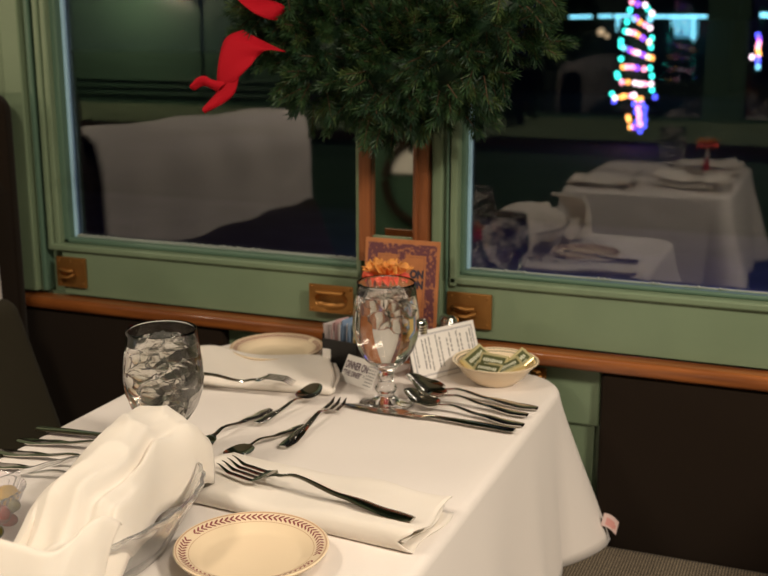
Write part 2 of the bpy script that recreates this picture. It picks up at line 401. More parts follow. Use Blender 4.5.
# ------------------------------------------------------------------ the dining table and cloth
TX0, TX1, TY0, TY1, TZ = -.955, -.352, -1.10, -.038, .75
def cloth_mesh(x0, x1, y0, y1, z, drop, rad, flare, seed=0, wall=None, hem=True):
    """round-cornered cloth falling over all four sides"""
    bm = bmesh.new(); per = []
    cx, cy = (x0+x1)/2, (y0+y1)/2
    segs = [((x1-rad, y1-rad), 0), ((x0+rad, y1-rad), pi/2), ((x0+rad, y0+rad), pi), ((x1-rad, y0+rad), 1.5*pi)]
    for k, (c, a0) in enumerate(segs):
        for j in range(15):
            a = a0 + pi/2*j/14; per.append((Vector((c[0]+rad*cos(a), c[1]+rad*sin(a), 0)), Vector((cos(a), sin(a), 0)), exp(-((j-7)/5)**2)))
        nx = segs[(k+1) % 4]; A = per[-1][0]; Bn = Vector((nx[0][0]+rad*cos(nx[1]), nx[0][1]+rad*sin(nx[1]), 0))
        m_ = 40 if k % 2 else 60
        for j in range(1, m_): per.append((A.lerp(Bn, j/m_), per[-1][1].copy() if j > 1 else Vector((cos(a0+pi/2), sin(a0+pi/2), 0)), 0))
    N = len(per); L = [0]
    for i in range(1, N): L.append(L[-1] + (per[i][0]-per[i-1][0]).length)
    cen = Vector((cx, cy, 0)); rings = []
    top = [0.02, .15, .3, .45, .6, .72, .82, .9, .955]
    rr = .012
    levels = [('t', s) for s in top] + [('e', a) for a in (0, .3, .6, .85, 1)] + [('d', d) for d in [i/16 for i in range(1, 17)]]
    for kind, s in levels:
        rg = []
        for i, (p, n, c) in enumerate(per):
            fold = sin(L[i]*21+seed)*.5 + sin(L[i]*38+1.3+seed)*.3 + .4*sin(L[i]*9+seed*2)
            if kind == 't':
                q = cen.lerp(p - n*rr, s); zz = z
            elif kind == 'e':
                q = p - n*rr + n*rr*sin(s*pi/2); zz = z - rr*(1-cos(s*pi/2))
            else:
                dd = s*drop
                out = dd*(flare + c*.20) + fold*.012*s**1.3 + c*.03*s + .006*exp(-((L[i]-3.02)/.02)**2)*s
                q = p + n*out; zz = z - rr - dd*(1 - .035*abs(fold)*0) + c*.0*dd
            if kind == 't':
                w1 = noise.noise(Vector((q.x*4, q.y*4, seed)))*.0008; zz += w1
            if wall is not None and q.y > wall: q.y = wall - (q.y-wall)*.02
            rg.append(bm.verts.new((q.x, q.y, zz)))
        rings.append(rg)
    for a, b in zip(rings, rings[1:]):
        for i in range(N): bm.faces.new((a[i], b[i], b[(i+1)%N], a[(i+1)%N]))
    bm.faces.new(rings[0])
    return bm
cl = autos(link_bm('tablecloth', cloth_mesh(TX0, TX1, TY0, TY1, TZ, .256, .085, .088, 0, -.006), CLOTH), 80)
solid(cl, .0015)
tag(cl, 'white tablecloth draped over the dining table under the windows', 'tablecloth')
# laundry tag sewn to the hem
tb = E('dining_table', ((TX0+TX1)/2, (TY0+TY1)/2, 0), 0, 'dining table hidden under the white cloth below the windows', 'table')
hx, hy = (TX1-TX0)/2-.034, (TY1-TY0)/2-.034
bm = bmesh.new(); box(bm, -hx, hx, -hy, hy, .715, .7475, .010)
link_bm('tabletop', bm, RAILW, tb)
bm = bmesh.new(); box(bm, -.04, .04, -.04, .04, 0, .715, .01); box(bm, -.2, .2, -.25, .25, 0, .03, .008)
link_bm('pedestal', bm, BLACKP, tb)
PINK = mat('pink_tag', (.75,.36,.33), .7); 
bm = bmesh.new()
tp = W(604,513,-.05); 
def tagf(u, v): return Vector((lerp(0, .024, u) - v*.004 + .004*u*0, .004*sin(u*3), lerp(0, -.012, u**1.5) - v*.022 ))
grid(bm, tagf, 10, 8)
for f in bm.faces:
    c = f.calc_center_median()
    if -.018 < (c.z + .012*((c.x/.024) if c.x > 0 else 0)) < -.004 and .003 < c.x < .018: f.material_index = 1
tg = solid(link_bm('laundry_tag', bm, [mat('tag_white', (.8,.6,.57), .7), PINK], cl), .0006); tg.location = tp; tg['label'] = 'pink and white sewn tag'

# ------------------------------------------------------------------ lights in the car (ceiling fixtures along the aisle)
DIFF = mat('lamp_diffuser', (1,.8,.55), .5, emit=(1,.76,.48), estr=5)
for i, (x, y) in enumerate(((-2.9,-1.5), (-1.25,-1.35), (.25,-1.35), (1.15,-1.20))):
    e = E('ceiling_light', (x, y, 2.20), 0, 'round warm ceiling lamp over the aisle, mirrored out of view', 'ceiling light', 'ceiling lamps over the aisle')
    bm = bmesh.new(); lathe(bm, [(0,.05), (.17,.05), (.18,.02), (.165,.0), (.15,.012), (.15,.03), (0,.03)], 40); autos(link_bm('frame', bm, BRASS, e))
    bm = bmesh.new(); lathe(bm, [(0,-.004), (.08,.0), (.148,.012), (.148,.028), (0,.028)], 40); autos(link_bm('diffuser', bm, DIFF, e))
    ld = bpy.data.lights.new('lamp_glow', 'AREA'); ld.shape = 'DISK'; ld.size = .32; ld.energy = (16, 14, 11, 62)[i]; ld.color = (1,.86,.69)
    lo = bpy.data.objects.new('lamp_glow', ld); C.objects.link(lo); lo.location = (x, y, 2.18)
# ------------------------------------------------------------------ outside: night
wd = bpy.data.worlds.new('night'); S.world = wd; wd.use_nodes = True
wd.node_tree.nodes['Background'].inputs[0].default_value = (.10,.11,.30,1); wd.node_tree.nodes['Background'].inputs[1].default_value = .019
GROUND = mat('night_ground', (.05,.05,.09), .8, var=.5, vscale=.3)
St(B('ground', -60, 40, .5, 70, -1.1, -1.02, GROUND))
# ------------------------------------------------------------------ cutlery
def strip(bm, L, wtab, ztab, ttab, cup=None, n=44, k=8, x0=0.0, x1=None):
    """flatware blade along +x: half widths, centre height, thickness, dish depth at each t"""
    x1 = L if x1 is None else x1
    rings = []
    for i in range(n):
        t = lerp(x0, x1, i/(n-1))/L
        w = max(.0004, interp(wtab, t)); z = interp(ztab, t); th = interp(ttab, t); cp = interp(cup, t) if cup else 0
        rg = []
        for j in range(k+1):
            v = -1 + 2*j/k; rg.append((t*L, v*w, z + cp*(v*v) + th/2*(1-.85*v*v)))
        for j in range(k-1, 0, -1):
            v = -1 + 2*j/k; rg.append((t*L, v*w, z + cp*(v*v) - th/2*(1-.85*v*v)))
        rings.append([bm.verts.new(q) for q in rg])
    m_ = len(rings[0])
    for a, b in zip(rings, rings[1:]):
        for q in range(m_): bm.faces.new((a[q], a[(q+1)%m_], b[(q+1)%m_], b[q]))
    bm.faces.new(rings[0]); bm.faces.new(rings[-1])
HW = [(0,.0062), (.03,.0088), (.10,.0106), (.22,.0090), (.40,.0050), (.62,.0034)]      # fiddle handle
HZ = [(0,.0030), (.12,.0025), (.35,.0060), (.60,.0125)]
HT = [(0,.0032), (.3,.0042), (.62,.0042), (.8,.0018), (1,.0010)]
def make_fork(L=.2, tines=4, w=.0125):
    bm = bmesh.new(); sc = L/.2
    wt = [(a, b*min(sc,.98)) for a, b in HW] + [(.70,.0040), (.755,w*.96), (.80,w)]
    zt = [(a, b*sc) for a, b in HZ] + [(.70,.0085*sc), (.80,.0025*sc), (.92,.0035*sc), (1,.0095*sc)]
    strip(bm, L, wt, zt, HT, [(.68,0), (.76,.0012), (1,.0)], n=50, x1=L*.80)
    tw = 2*w/(tines*1.6-.6)
    for q in range(tines):
        yc = -w + tw/2 + q*1.6*tw
        rings = []
        for i in range(16):
            t = lerp(.785, 1, i/15); hw = tw/2*(1 if i < 11 else 1-(i-10)/5.5); z = interp(zt, t); th = .0018*(1-.4*i/15)
            yy = yc*(1 - .06*(i/15))
            rings.append([bm.verts.new((t*L, yy+a*hw, z+b*th/2)) for a, b in ((-1,-.7),(-.6,-1),(.6,-1),(1,-.7),(1,.7),(.6,1),(-.6,1),(-1,.7))])
        for a, b in zip(rings, rings[1:]):
            for j in range(8): bm.faces.new((a[j], a[(j+1)%8], b[(j+1)%8], b[j]))
        bm.faces.new(rings[0]); bm.faces.new(rings[-1])
    return bm
def make_spoon(L=.18, w=.0185, depth=.007, tip=0.0):
    bm = bmesh.new(); sc = L/.2
    bl = .30; ws = [(a, b*sc) for a, b in HW]
    import math as _m
    wt = ws + [(.68,.0035*sc)]
    rings = []
    n = 64
    def wid(t):
        if t < .70: return interp(wt, t)
        s = (t-.70)/.30; e = sqrt(max(0, 1-(2*s-1)**2)) ; sh = (1 - .16*(2*s-1))
        return max(.0030*sc*(1-s)**2, w*e**.9*sh)
    zt = [(a, b*sc) for a, b in HZ] + [(.70,.0095*sc), (.84,.0078*sc+tip*.45), (1,.0098*sc+tip)]
    K = 12
    for i in range(n):
        t = i/(n-1); t = t if t < .7 else .7+.3*(1-cos((t-.7)/.3*pi))/2
        hw = max(.0005, wid(t)); z = interp(zt, t); s = max(0, (t-.70)/.30)
        dp = depth*sin(pi*min(1, s))**.7 if s > 0 else 0
        th = .0038*(1-min(1, s*3)) + .0011*min(1, s*3)
        up, dn = [], []
        for j in range(K+1):
            v = -1+2*j/K; zz = z - dp*(1-v*v)
            up.append((t*L, v*hw, zz + th/2*(1-.6*v*v))); dn.append((t*L, v*hw, zz - th/2*(1-.6*v*v)))
        rings.append([bm.verts.new(p) for p in up + dn[::-1][1:-1]])
    m_ = len(rings[0])
    for a, b in zip(rings, rings[1:]):
        for q in range(m_): bm.faces.new((a[q], a[(q+1)%m_], b[(q+1)%m_], b[q]))
    bm.faces.new(rings[0]); bm.faces.new(rings[-1])
    return bm
def make_knife(L=.235):
    bm = bmesh.new()
    wt = [(0,.0080), (.03,.0098), (.2,.0090), (.42,.0068), (.47,.0062), (.52,.0100), (.75,.0118), (.90,.0100), (.97,.0055), (1,.001)]
    zt = [(0,.0040), (.5,.0045), (.55,.0035), (1,.0022)]
    tt = [(0,.0055), (.2,.0062), (.44,.0052), (.52,.0022), (1,.0010)]
    strip(bm, L, wt, zt, tt, n=70, k=10)
    return bm
def lay(name, bm, p0, p1, label, cat, z=.7515, z1=None, roll=0, group=None, m=STEEL, extra=0):
    """handle end at p0, business end towards p1"""
    o = autos(link_bm(name, bm, m), 35)
    z1 = z if z1 is None else z1
    a, b = T(*p0, z), T(*p1, z1); d = (b-a).normalized()
    yv = Vector((0,0,1)).cross(d).normalized(); zv = d.cross(yv)
    R = Matrix((d, yv, zv)).transposed().to_4x4() @ Matrix.Rotation(roll, 4, 'X'); R.translation = a
    o.matrix_world = R; tag(o, label, cat, group); return o
def dist(p0, p1, z=.752): return (T(*p0, z)-T(*p1, z)).length
lay('dinner_fork', make_fork(dist((413,519),(229,461),.775)*.95, 4, .0180), (413,526), (229,473), 'large four-tined fork lying on the folded white napkin nearest the front', 'fork', .7705, .7745)
lay('salad_fork', make_fork(.20, 4, .0125), (165,367), (293,377), 'fork lying face down on the far folded napkin, in front of the far plate', 'fork', .7865, .7845, roll=pi)
lay('table_fork', make_fork(dist((283,449),(341,403)), 3, .0125), (283,449), (341,403), 'three-tined fork lying on bare cloth beside the knife tip', 'fork')
lay('teaspoon', make_spoon(dist((256,424),(301,391)), .0175, .007, .010), (256,425), (293,407), 'teaspoon with its bowl pointing at the far napkin, crossing a fork handle', 'spoon', .7545)
lay('small_fork', make_fork(.185, 3, .011), (270,411), (204,446), 'dark fork crossed under the teaspoon, head beside the bread napkin', 'fork')
lay('teaspoon', make_spoon(.150, .0165), (304,427), (251,450), 'teaspoon lying beside the three-tined fork, bowl behind the near folded napkin', 'spoon')
lay('teaspoon', make_spoon(.12, .011), (217,460), (165,492), 'small spoon whose handle tip sticks out between bread napkin and near napkin', 'spoon')
# right place setting
kn = lay('dinner_knife', make_knife(dist((515,433),(342,405))), (515,433), (342,405), 'long steel knife at the right, nearest of the row beside three spoons', 'knife')
lay('soup_spoon', make_spoon(.205, .0215, .009, .014), (537,410.5), (405,389), 'steel spoon nearest the butter bowl, farthest back of three right-hand spoons', 'spoon', .7515, .7515)
lay('soup_spoon', make_spoon(.180, .0215, .009, .014), (527,417), (415,395), 'middle one of the three steel spoons at the right table edge', 'spoon', .7535, .7555)
lay('soup_spoon', make_spoon(.184, .0215, .009, .014), (523,427), (404,404), 'steel spoon lying right next to the long knife at the right', 'spoon', .752)
# left place setting, handles showing beside the bread napkin
for kind, p0, p1, lab in (('dinner_knife', (38,431), (225,452), 'farthest back of four steel handles at the left table edge'),
                          ('soup_spoon', (19,442), (170,458), 'second farthest of the four steel handles at the left table edge'),
                          ('soup_spoon', (-2,453), (150,474), 'third farthest of the four steel handles at the left table edge'),
                          ('soup_spoon', (-22,465), (130,487), 'steel handle nearest the plastic relish bowl at the left')):
    if kind == 'dinner_knife': lay(kind, make_knife(.235), p0, p1, 'steel knife, ' + lab, 'knife')
    else: lay(kind, make_spoon(.19, .0185, .008), p0, p1, 'spoon, ' + lab, 'spoon')

# ------------------------------------------------------------------ china
def make_plate(name, label, loc, R=.077, rz=0):
    prof = [(0,.006), (R*.60,.006), (R*.68,.008), (R*.80,.0145), (R*.93,.0185), (R*.985,.0200), (R,.0190), (R*.985,.0165), (R*.80,.0095), (R*.62,.001), (R*.58,.0), (0,.002)]
    bm = bmesh.new()
    full = []; mts = []
    lathe(bm, prof, 96)
    # laurel chevrons and thin bands lying in the glaze of the rim
    def zr(r):
        pr = prof[:6]
        for (a, za), (b, zb) in zip(pr, pr[1:]):
            if a <= r <= b: return za + (zb-za)*(r-a)/(b-a)
        return .02
    nchev = 74
    for k in range(nchev):
        if k % 37 in (0, 1): continue
        a0 = 2*pi*k/nchev; da = 2*pi/nchev
        for s in (-1, 1):
            pts = []
            rm = R*.885
            for (rr, aa) in ((rm, 0), (rm+s*R*.030, -.55), (rm+s*R*.058, -.62), (rm+s*R*.030, .05), (rm, .42)):
                r_ = rr; a = a0+aa*da; pts.append(bm.verts.new((r_*cos(a), r_*sin(a), zr(r_)+.00025)))
            f = bm.faces.new(pts); f.material_index = 1
    for (ra, rb, mi) in ((R*.955, R*.975, 2), (R*.80, R*.808, 2)):
        n = 96; A = [bm.verts.new((ra*cos(2*pi*k/n), ra*sin(2*pi*k/n), zr(ra)+.00015)) for k in range(n)]
        Bv = [bm.verts.new((rb*cos(2*pi*k/n), rb*sin(2*pi*k/n), zr(rb)+.00015)) for k in range(n)]
        for k in range(n): f = bm.faces.new((A[k], Bv[k], Bv[(k+1)%n], A[(k+1)%n])); f.material_index = mi
    me = bpy.data.meshes.new(name); bm.normal_update()
    for f in bm.faces:
        if f.material_index and f.normal.z < 0: f.normal_flip()
    bm.to_mesh(me); bm.free()
    for m in (CHINA, MAROON, TANRIM): me.materials.append(m)
    o = bpy.data.objects.new(name, me); C.objects.link(o); autos(o, 50); o.location = loc; o.rotation_euler[2] = rz
    return tag(o, label, 'plate', None)
make_plate('bread_plate', 'cream bread plate with maroon laurel rim at the front edge of the picture', T(252,562,.7508), .079)
make_plate('bread_plate', 'cream bread plate with worn laurel rim at the far left, beside the sugar caddy', T(277,357,.7508), .0765, 1)
# butter dish
bp_ = T(495,381,.7508)
bb = bmesh.new()
R = .066
prof = [(0,.006), (R*.45,.006), (R*.62,.012), (R*.80,.026), (R*.86,.0305), (R*.875,.0313), (R*.93,.0335), (R*.945,.034), (R*.985,.0350), (R,.0345), (R*.99,.0325), (R*.90,.028), (R*.72,.013), (R*.55,.003), (R*.50,0), (R*.46,0), (R*.44,.002), (0,.002)]
mts = [0,0,0,0,1,0,1,0,0,0,0,0,0,0,0,0,0]
lathe(bb, prof, 96, mats=mts)
bw = autos(link_bm('butter_bowl', bb, [CHINA, GREENLINE]), 45); bw.location = bp_
tag(bw, 'shallow cream bowl with dark green rim lines holding wrapped butter pats', 'bowl')
FOIL = mat('pale_gold_foil', (.80,.70,.38), .3, metal=.6, bump=.5, bscale=120, bdist=.0008)
FLAB = mat('dark_olive_label', (.11,.12,.05), .35, metal=.3); FTXT = mat('pale_label_marks', (.62,.62,.48), .5)
def butter(x, y, z, rx, ry, rz, label):
    e = E('butter_pat', (bp_.x+x, bp_.y+y, bp_.z+z), 0, label, 'butter', 'foil-wrapped butter pats in the cream bowl'); e.rotation_euler = (rx, ry, rz); e.scale = (1.2,1.2,1.25)
    bm = bmesh.new(); box(bm, -.019, .019, -.0115, .0115, -.0045, .0045, .0015, 0, 2)
    for sx in (-1, 1):
        for v in bm.verts:
            if v.co.x*sx > .0185: v.co.z *= .6
    link_bm('foil', bm, FOIL, e)
    B('label_print', -.0150, .0150, -.0070, .0070, .0044, .0048, FLAB, e)
    bm = bmesh.new()
    for k in range(9):
        xx = -.0125 + k*.0028; hh = random.uniform(.0018,.0028); box(bm, xx, xx+.0019, -hh, hh, .0048, .0050)
    for k in range(6):
        xx = -.0100 + k*.0034; box(bm, xx, xx+.0024, -.0062, -.0052, .0048, .0050)
    link_bm('marks', bm, FTXT, e)
butter(-.031, -.002, .033, radians(38), radians(-24), radians(62), 'wrapped butter pat leaning up against the left rim of the bowl')
butter(-.002, -.004, .030, radians(40), radians(4), radians(0), 'wrapped butter pat with dark label lying lengthwise at the top of the pile')
butter(-.006, -.019, .021, radians(30), radians(2), radians(-6), 'wrapped butter pat lying lowest at the front of the bowl')
butter(.024, -.012, .026, radians(14), radians(-24), radians(30), 'wrapped butter pat to the right, pale end showing')
butter(.033, .010, .030, radians(34), radians(-34), radians(48), 'wrapped butter pat standing on edge at the right rim of the bowl')

# ------------------------------------------------------------------ goblets
def make_goblet(label, loc, rz=0, seed=1, full=.118, nice=20, zlow=.074):
    e = E('water_goblet', loc, rz, label, 'goblet'); e.scale = (1.10,1.10,1.055)
    H_ = .172
    out = [(0,0), (.034,0), (.0355,.0015), (.034,.003), (.020,.0065), (.0125,.011), (.0105,.016), (.0135,.020), (.0150,.0235), (.0130,.0275), (.0098,.031), (.0092,.040), (.0105,.048), (.0160,.0545), (.0270,.064), (.0365,.080), (.0420,.098), (.0435,.112), (.0425,.130), (.0400,.150), (.0378,.168), (.0376,.1715)]
    inn = [(.0370,.172), (.0366,.1705), (.0388,.150), (.0413,.130), (.0423,.112), (.0397,.098), (.0342,.080), (.0245,.0665), (.012,.0590), (0,.0575)]
    bm = bmesh.new(); lathe(bm, [(r, z*H_/.172) for r, z in out+inn], 72); g = link_bm('glass', bm, GLASS, e, True)
    wt = [(0,.0577), (.0119,.0592), (.0244,.0667), (.0341,.0802), (.0396,.0982), (.0421,.112), (.0411,.130), (.0388,.148), (.0378,full+.038), (0,full+.0385)]
    bm = bmesh.new(); lathe(bm, [(max(0, r+.0004 if r > .02 and z < .15 else r), z) for r, z in wt], 64); w = link_bm('water', bm, WATER, e); autos(w, 50)
    rnd = random.Random(seed)
    for k in range(nice):
        bm = bmesh.new(); s = rnd.uniform(.009,.0135)
        z = lerp(zlow, .152, k/(nice-1)); rmax = interp([(.07,.012), (.085,.018), (.11,.024), (.16,.021)], z); a = k*2.4 + rnd.uniform(-.4,.4); r_ = rnd.uniform(.35, 1)*rmax
        bmesh.ops.create_cube(bm, size=2*s*.8); bmesh.ops.subdivide_edges(bm, edges=bm.edges[:], cuts=3, use_grid_fill=True)
        for v in bm.verts:
            v.co = v.co.lerp(v.co.normalized()*s, .45); v.co += v.co.normalized()*noise.noise(v.co*120+Vector((k,seed,0)))*.0045
        ic = link_bm('ice_cube', bm, ICE, e, True); ic.location = (r_*cos(a), r_*sin(a), z); ic.rotation_euler = (rnd.uniform(0,3), rnd.uniform(0,3), rnd.uniform(0,3))
    return e
g1 = make_goblet('stemmed goblet of iced water standing by the knife, before the orange flower', T(386,404,.7505), 0, 3, nice=9, zlow=.115)
g2 = make_goblet('goblet of iced water at the left, partly behind the bread napkin', T(168,468,.7505), .6, 8)
g2.scale = (1.12,1.12,1.04)

# ------------------------------------------------------------------ folded napkins
def folded_napkin(name, label, pc, ang, L, Wd, layers=5, t=.0034, seed=0, rough=1.0, skew=0, z0=.7512, taper=0):
    """serpentine of thick cloth layers: the profile lives in (v,z), extruded along u"""
    bm = bmesh.new(); prof = []
    r = t*.5
    top = (layers-1)*t
    def run(a, b, z):
        for j in range(15): prof.append((lerp(a, b, j/14), z, 0))
    def arc(b, z0, z1):
        for j in range(1, 6):
            an = pi*j/6; prof.append((b, lerp(z0, z1, (1-cos(an))/2), (1 if b > 0 else -1)*sin(an)*abs(z1-z0)*.5))
    run(1, -1, 0); arc(-1, 0, top); run(-1, 1, top)
    z = top; side = 1; inset = .97
    while z - t > t*.5:
        arc(side*(1 if side > 0 else inset), z, z-t); z -= t
        run(side*(1 if side > 0 else inset), -side*inset if side > 0 else 1, z); side = -side
    n = 46; rings = []
    for i in range(n):
        u = i/(n-1); rg = []
        for (q, z, ex) in prof:
            lay_ = z/t
            endo = (sin(lay_*2.3+seed)*.006 + .004*sin(q*3+lay_))*rough
            x = (u-.5)*L + endo*(1 if u > .5 else -1)*abs(2*u-1)**3 + q*skew
            wv = Wd/2*(1 - taper*u)*(1 - .012*lay_)
            y = q*wv + ex + .0035*rough*sin(u*7+lay_*1.1+seed)*(lay_/layers) + .003*sin(u*3+seed)
            puff = 1 + .55*rough*(.5+.5*sin(u*9+seed+q*2))*(abs(2*u-1)**1.5) + .25*sin(u*5+seed)**2
            sag = noise.noise(Vector((x*22, y*26, seed)))*.0028*rough*(lay_/layers)
            zz = z*puff + sag + (.0025*rough*sin(q*2.6+u*4+seed)*(lay_/layers))
            rg.append(bm.verts.new((x, y, max(.0003*1, zz))))
        rings.append(rg)
    for a, b in zip(rings, rings[1:]):
        for j in range(len(prof)-1): bm.faces.new((a[j], b[j], b[j+1], a[j+1]))
    o = autos(link_bm(name, bm, NAPK), 80); solid(o, .0011, 0)
    o.location = (pc.x, pc.y, z0); o.rotation_euler[2] = ang
    return tag(o, label, 'napkin')
pa, pb, pc_, pd = T(192,508,.75), T(406,555,.75), T(447,500,.76), T(238,458,.76)
cen = (pa+pb+pc_+pd)/4; ax = ((pb-pa)+(pc_-pd)); ang = atan2(ax.y, ax.x)
folded_napkin('folded_napkin', 'folded white napkin at the front, under the large fork, beside the near plate', cen, ang, ax.length/2+.008, .108, 4, .0052, 1.2)
pa, pb, pc_, pd = T(196,388,.75), T(306,393,.75), T(338,366,.757), T(205,352,.757)
cen = (pa+pb+pc_+pd)/4; ax = ((pb-pa)+(pc_-pd)); ang = atan2(ax.y, ax.x)
folded_napkin('folded_napkin', 'folded white napkin at the back, between left goblet and far plate', cen, ang, ax.length/2+.04, .128, 4, .0046, 4.1, .9, -.018)
NB = o_far = bpy.data.objects['folded_napkin.001']; NA = bpy.data.objects['folded_napkin']

# ------------------------------------------------------------------ bread basket and its napkin
bc = Vector((-.688, -.842, .7505)); bsx, bsy = .112, .168
be = E('bread_basket', bc, radians(-12), 'oval fluted clear plastic basket under the large white napkin', 'basket')
def ovb(bm, prof, nf, fl, n=192):
    rings = []
    for (r, z) in prof:
        rings.append([bm.verts.new((r*bsx*(1+fl*z*14*cos(nf*2*pi*k/n))*cos(2*pi*k/n), r*bsy*(1+fl*z*14*cos(nf*2*pi*k/n))*sin(2*pi*k/n), z)) for k in range(n)])
    for a, b in zip(rings, rings[1:]):
        for k in range(n): bm.faces.new((a[k], b[k], b[(k+1)%n], a[(k+1)%n]))
    bm.faces.new(rings[0]); bm.faces.new(rings[-1])
bm = bmesh.new()
ovb(bm, [(.66,.0), (.72,.004), (.80,.020), (.90,.045), (.985,.060), (1.0,.063), (1.0,.066), (.97,.0665), (.955,.063), (.88,.045), (.78,.022), (.70,.006), (.3,.0035)], 32, .007)
autos(link_bm('basket_body', bm, PLASTIC, be), 60)
# napkin wrapped over the loaf
A0, A1 = T(170,437,.825), T(4,590,.825)
axd = (A1-A0); axd.z = 0; AL = axd.length; axd.normalize(); sd = Vector((-axd.y, axd.x, 0))   # sd points to the right lower side
if sd.x < 0: sd = -sd
def bund(u, v):
    # v: 0 right rim .. 1 left rim ; u: 0 far end .. 1 near end
    a = lerp(-1.0, 1.0, v); th = a*pi/2
    w = interp([(0,.050), (.12,.052), (.4,.055), (.7,.060), (1,.07)], u) if a > 0 else interp([(0,.054), (.12,.047), (.3,.040), (.5,.040), (.7,.048), (1,.06)], u)
    h = interp([(0,.058), (.08,.072), (.25,.075), (.55,.062), (.72,.050), (1,.036)], u)
    zb_ = .800
    sx_ = -sin(th); cz = cos(th)
    p = A0 + axd*(u*AL) + sd*(sx_*w*abs(sx_)**-.0)
    z = zb_ + h*(abs(cz)**.62)
    edge = abs(a)**6
    z -= .010*edge
    # long soft folds
    z += .0042*sin(v*9.0 + u*5.5)*(1-edge)*(.3+u) + .0030*sin(v*17 - u*9)*(.1+.8*u)
    cr = exp(-((v-.30-.10*u)/.045)**2)*exp(-((u-.42)/.30)**2); z -= .012*cr
    cr2 = exp(-((v-.16)/.05)**2)*exp(-((u-.62)/.16)**2); z += .008*cr2
    cr3 = exp(-((v-.55+.25*u)/.06)**2)*exp(-((u-.75)/.2)**2); z -= .009*cr3
    n_ = noise.noise(Vector((p.x*14, p.y*14, 3)))*.004 + noise.noise(Vector((p.x*60+p.y*20, p.y*25, 5)))*.0012; z += n_ - .0045*abs(noise.noise(Vector((p.x*30+9, p.y*16, 8))))**.7
    z -= .0045*abs(noise.noise(Vector((p.x*30+9, p.y*16, 8))))**.7
    if u > .62: z -= .014*min(1,(u-.62)/.12)
    if u > .62 and v < .75: z -= .014*min(1,(u-.62)/.12)
    if u < .06: z -= (.06-u)/.06*.010
    p = p + sd*(.004*sin(u*14+v*5))
    # far right corner stretches out, far end runs obliquely
    p += axd*(-.030*exp(-((u)/.25)**2)*(v-.25)) 
    return Vector((p.x, p.y, max(z, .765)))
bm = bmesh.new(); grid(bm, bund, 90, 70)
bn = autos(link_bm('bread_napkin', bm, NAPK), 80); solid(bn, .0012, 0)
tag(bn, 'large rumpled white napkin wrapped over the bread in the clear basket', 'napkin')

# front corner flap of the same napkin
_top = [T(*a) for a in ((-30,536,.862), (18,551,.858), (48,556,.857), (70,543,.861), (86,528,.866), (103,522,.866), (119,527,.856))]
_bot = [T(*a) for a in ((-30,640,.80), (10,640,.80), (35,640,.80), (55,635,.80), (72,625,.80), (88,615,.80), (100,598,.80))]
def _pl(P, u):
    t = u*(len(P)-1); k = min(int(t), len(P)-2); f = t-k; f = f*f*(3-2*f) if 0 else f
    p0, p1, p2, p3 = P[max(k-1,0)], P[k], P[k+1], P[min(k+2,len(P)-1)]
    return .5*((2*p1)+(p2-p0)*f+(2*p0-5*p1+4*p2-p3)*f*f+(3*p1-p0-3*p2+p3)*f**3)
def flap(u, v):
    if v < .12:
        p = _pl(_top, u); w_ = (.12-v)/.12; p = p + Vector((-.004*w_, .010*w_, -.004*w_*w_ + .002*sin(pi*w_)))   # rolled lip
    else:
        w_ = (v-.12)/.88; p = _pl(_top, u).lerp(_pl(_bot, u), w_); p.z += .012*sin(w_*pi)*(.4+.6*u) - .003*w_
    p.z += .002*sin(u*9+v*4)
    return p
bm = bmesh.new(); grid(bm, flap, 40, 30)
fo = autos(link_bm('turned_corner', bm, NAPK), 80); solid(fo, .0012, 0); fo.parent = bn

# ------------------------------------------------------------------ relish bowl at the left edge
rbx = T(-19,523,.7505)
re_ = E('relish_bowl', rbx, 0, 'small ribbed clear plastic bowl of pickles at the left edge', 'bowl')
bm = bmesh.new()
lathe(bm, [(0,.0), (.028,.0), (.031,.003), (.042,.026), (.0475,.038), (.049,.040), (.0475,.042), (.0455,.0405), (.040,.027), (.029,.006), (0,.004)], 144, flute=.035, nf=36)
RIB = mat('lilac_clear_plastic', (.95,.90,.94), .04, trans=.985, ior=1.42)
autos(link_bm('ribbed_body', bm, RIB, re_), 60)
YEL = mat('yellow_pepper_skin', (.62,.36,.03), .22, var=.3, vscale=40); OLV = mat('olive_skin', (.17,.14,.02), .2, var=.3, vscale=50)
REDP = mat('red_pepper_skin', (.30,.02,.015), .2, var=.3, vscale=40)
for k, (px, py, z, s, m, nm, lab, st) in enumerate((
        (6,487,.787,.012, YEL, 'pickled_pepper', 'yellow pickled pepper at the back of the relish bowl', (1,1.4,1)),
        (13,496,.779,.009, OLV, 'green_olive', 'green olive at the right side of the relish bowl', (1.25,.9,.9)),
        (2,506,.779,.011, REDP, 'cherry_pepper', 'dark red cherry pepper at the front of the relish bowl', (1,1,.9)),
        (10,511,.767,.009, REDP, 'cherry_pepper', 'small red pepper low against the ribs of the relish bowl', (1.2,1,.8)),
        (-4,524,.768,.009, OLV, 'green_olive', 'green olive low at the front of the relish bowl', (1,1.2,.9)),
        (-8,494,.780,.011, YEL, 'pickled_pepper', 'yellow pickled pepper half outside the picture in the relish bowl', (1,1.2,1)))):
    bm = bmesh.new(); bmesh.ops.create_uvsphere(bm, u_segments=24, v_segments=16, radius=s, matrix=Matrix.Diagonal((*st,1)))
    for v in bm.verts: v.co *= 1 + .09*noise.noise(v.co*70+Vector((k,0,0)))
    o = link_bm(nm, bm, m, None, True); o.location = T(px-2, py+9, z); tag(o, lab, 'pickle')

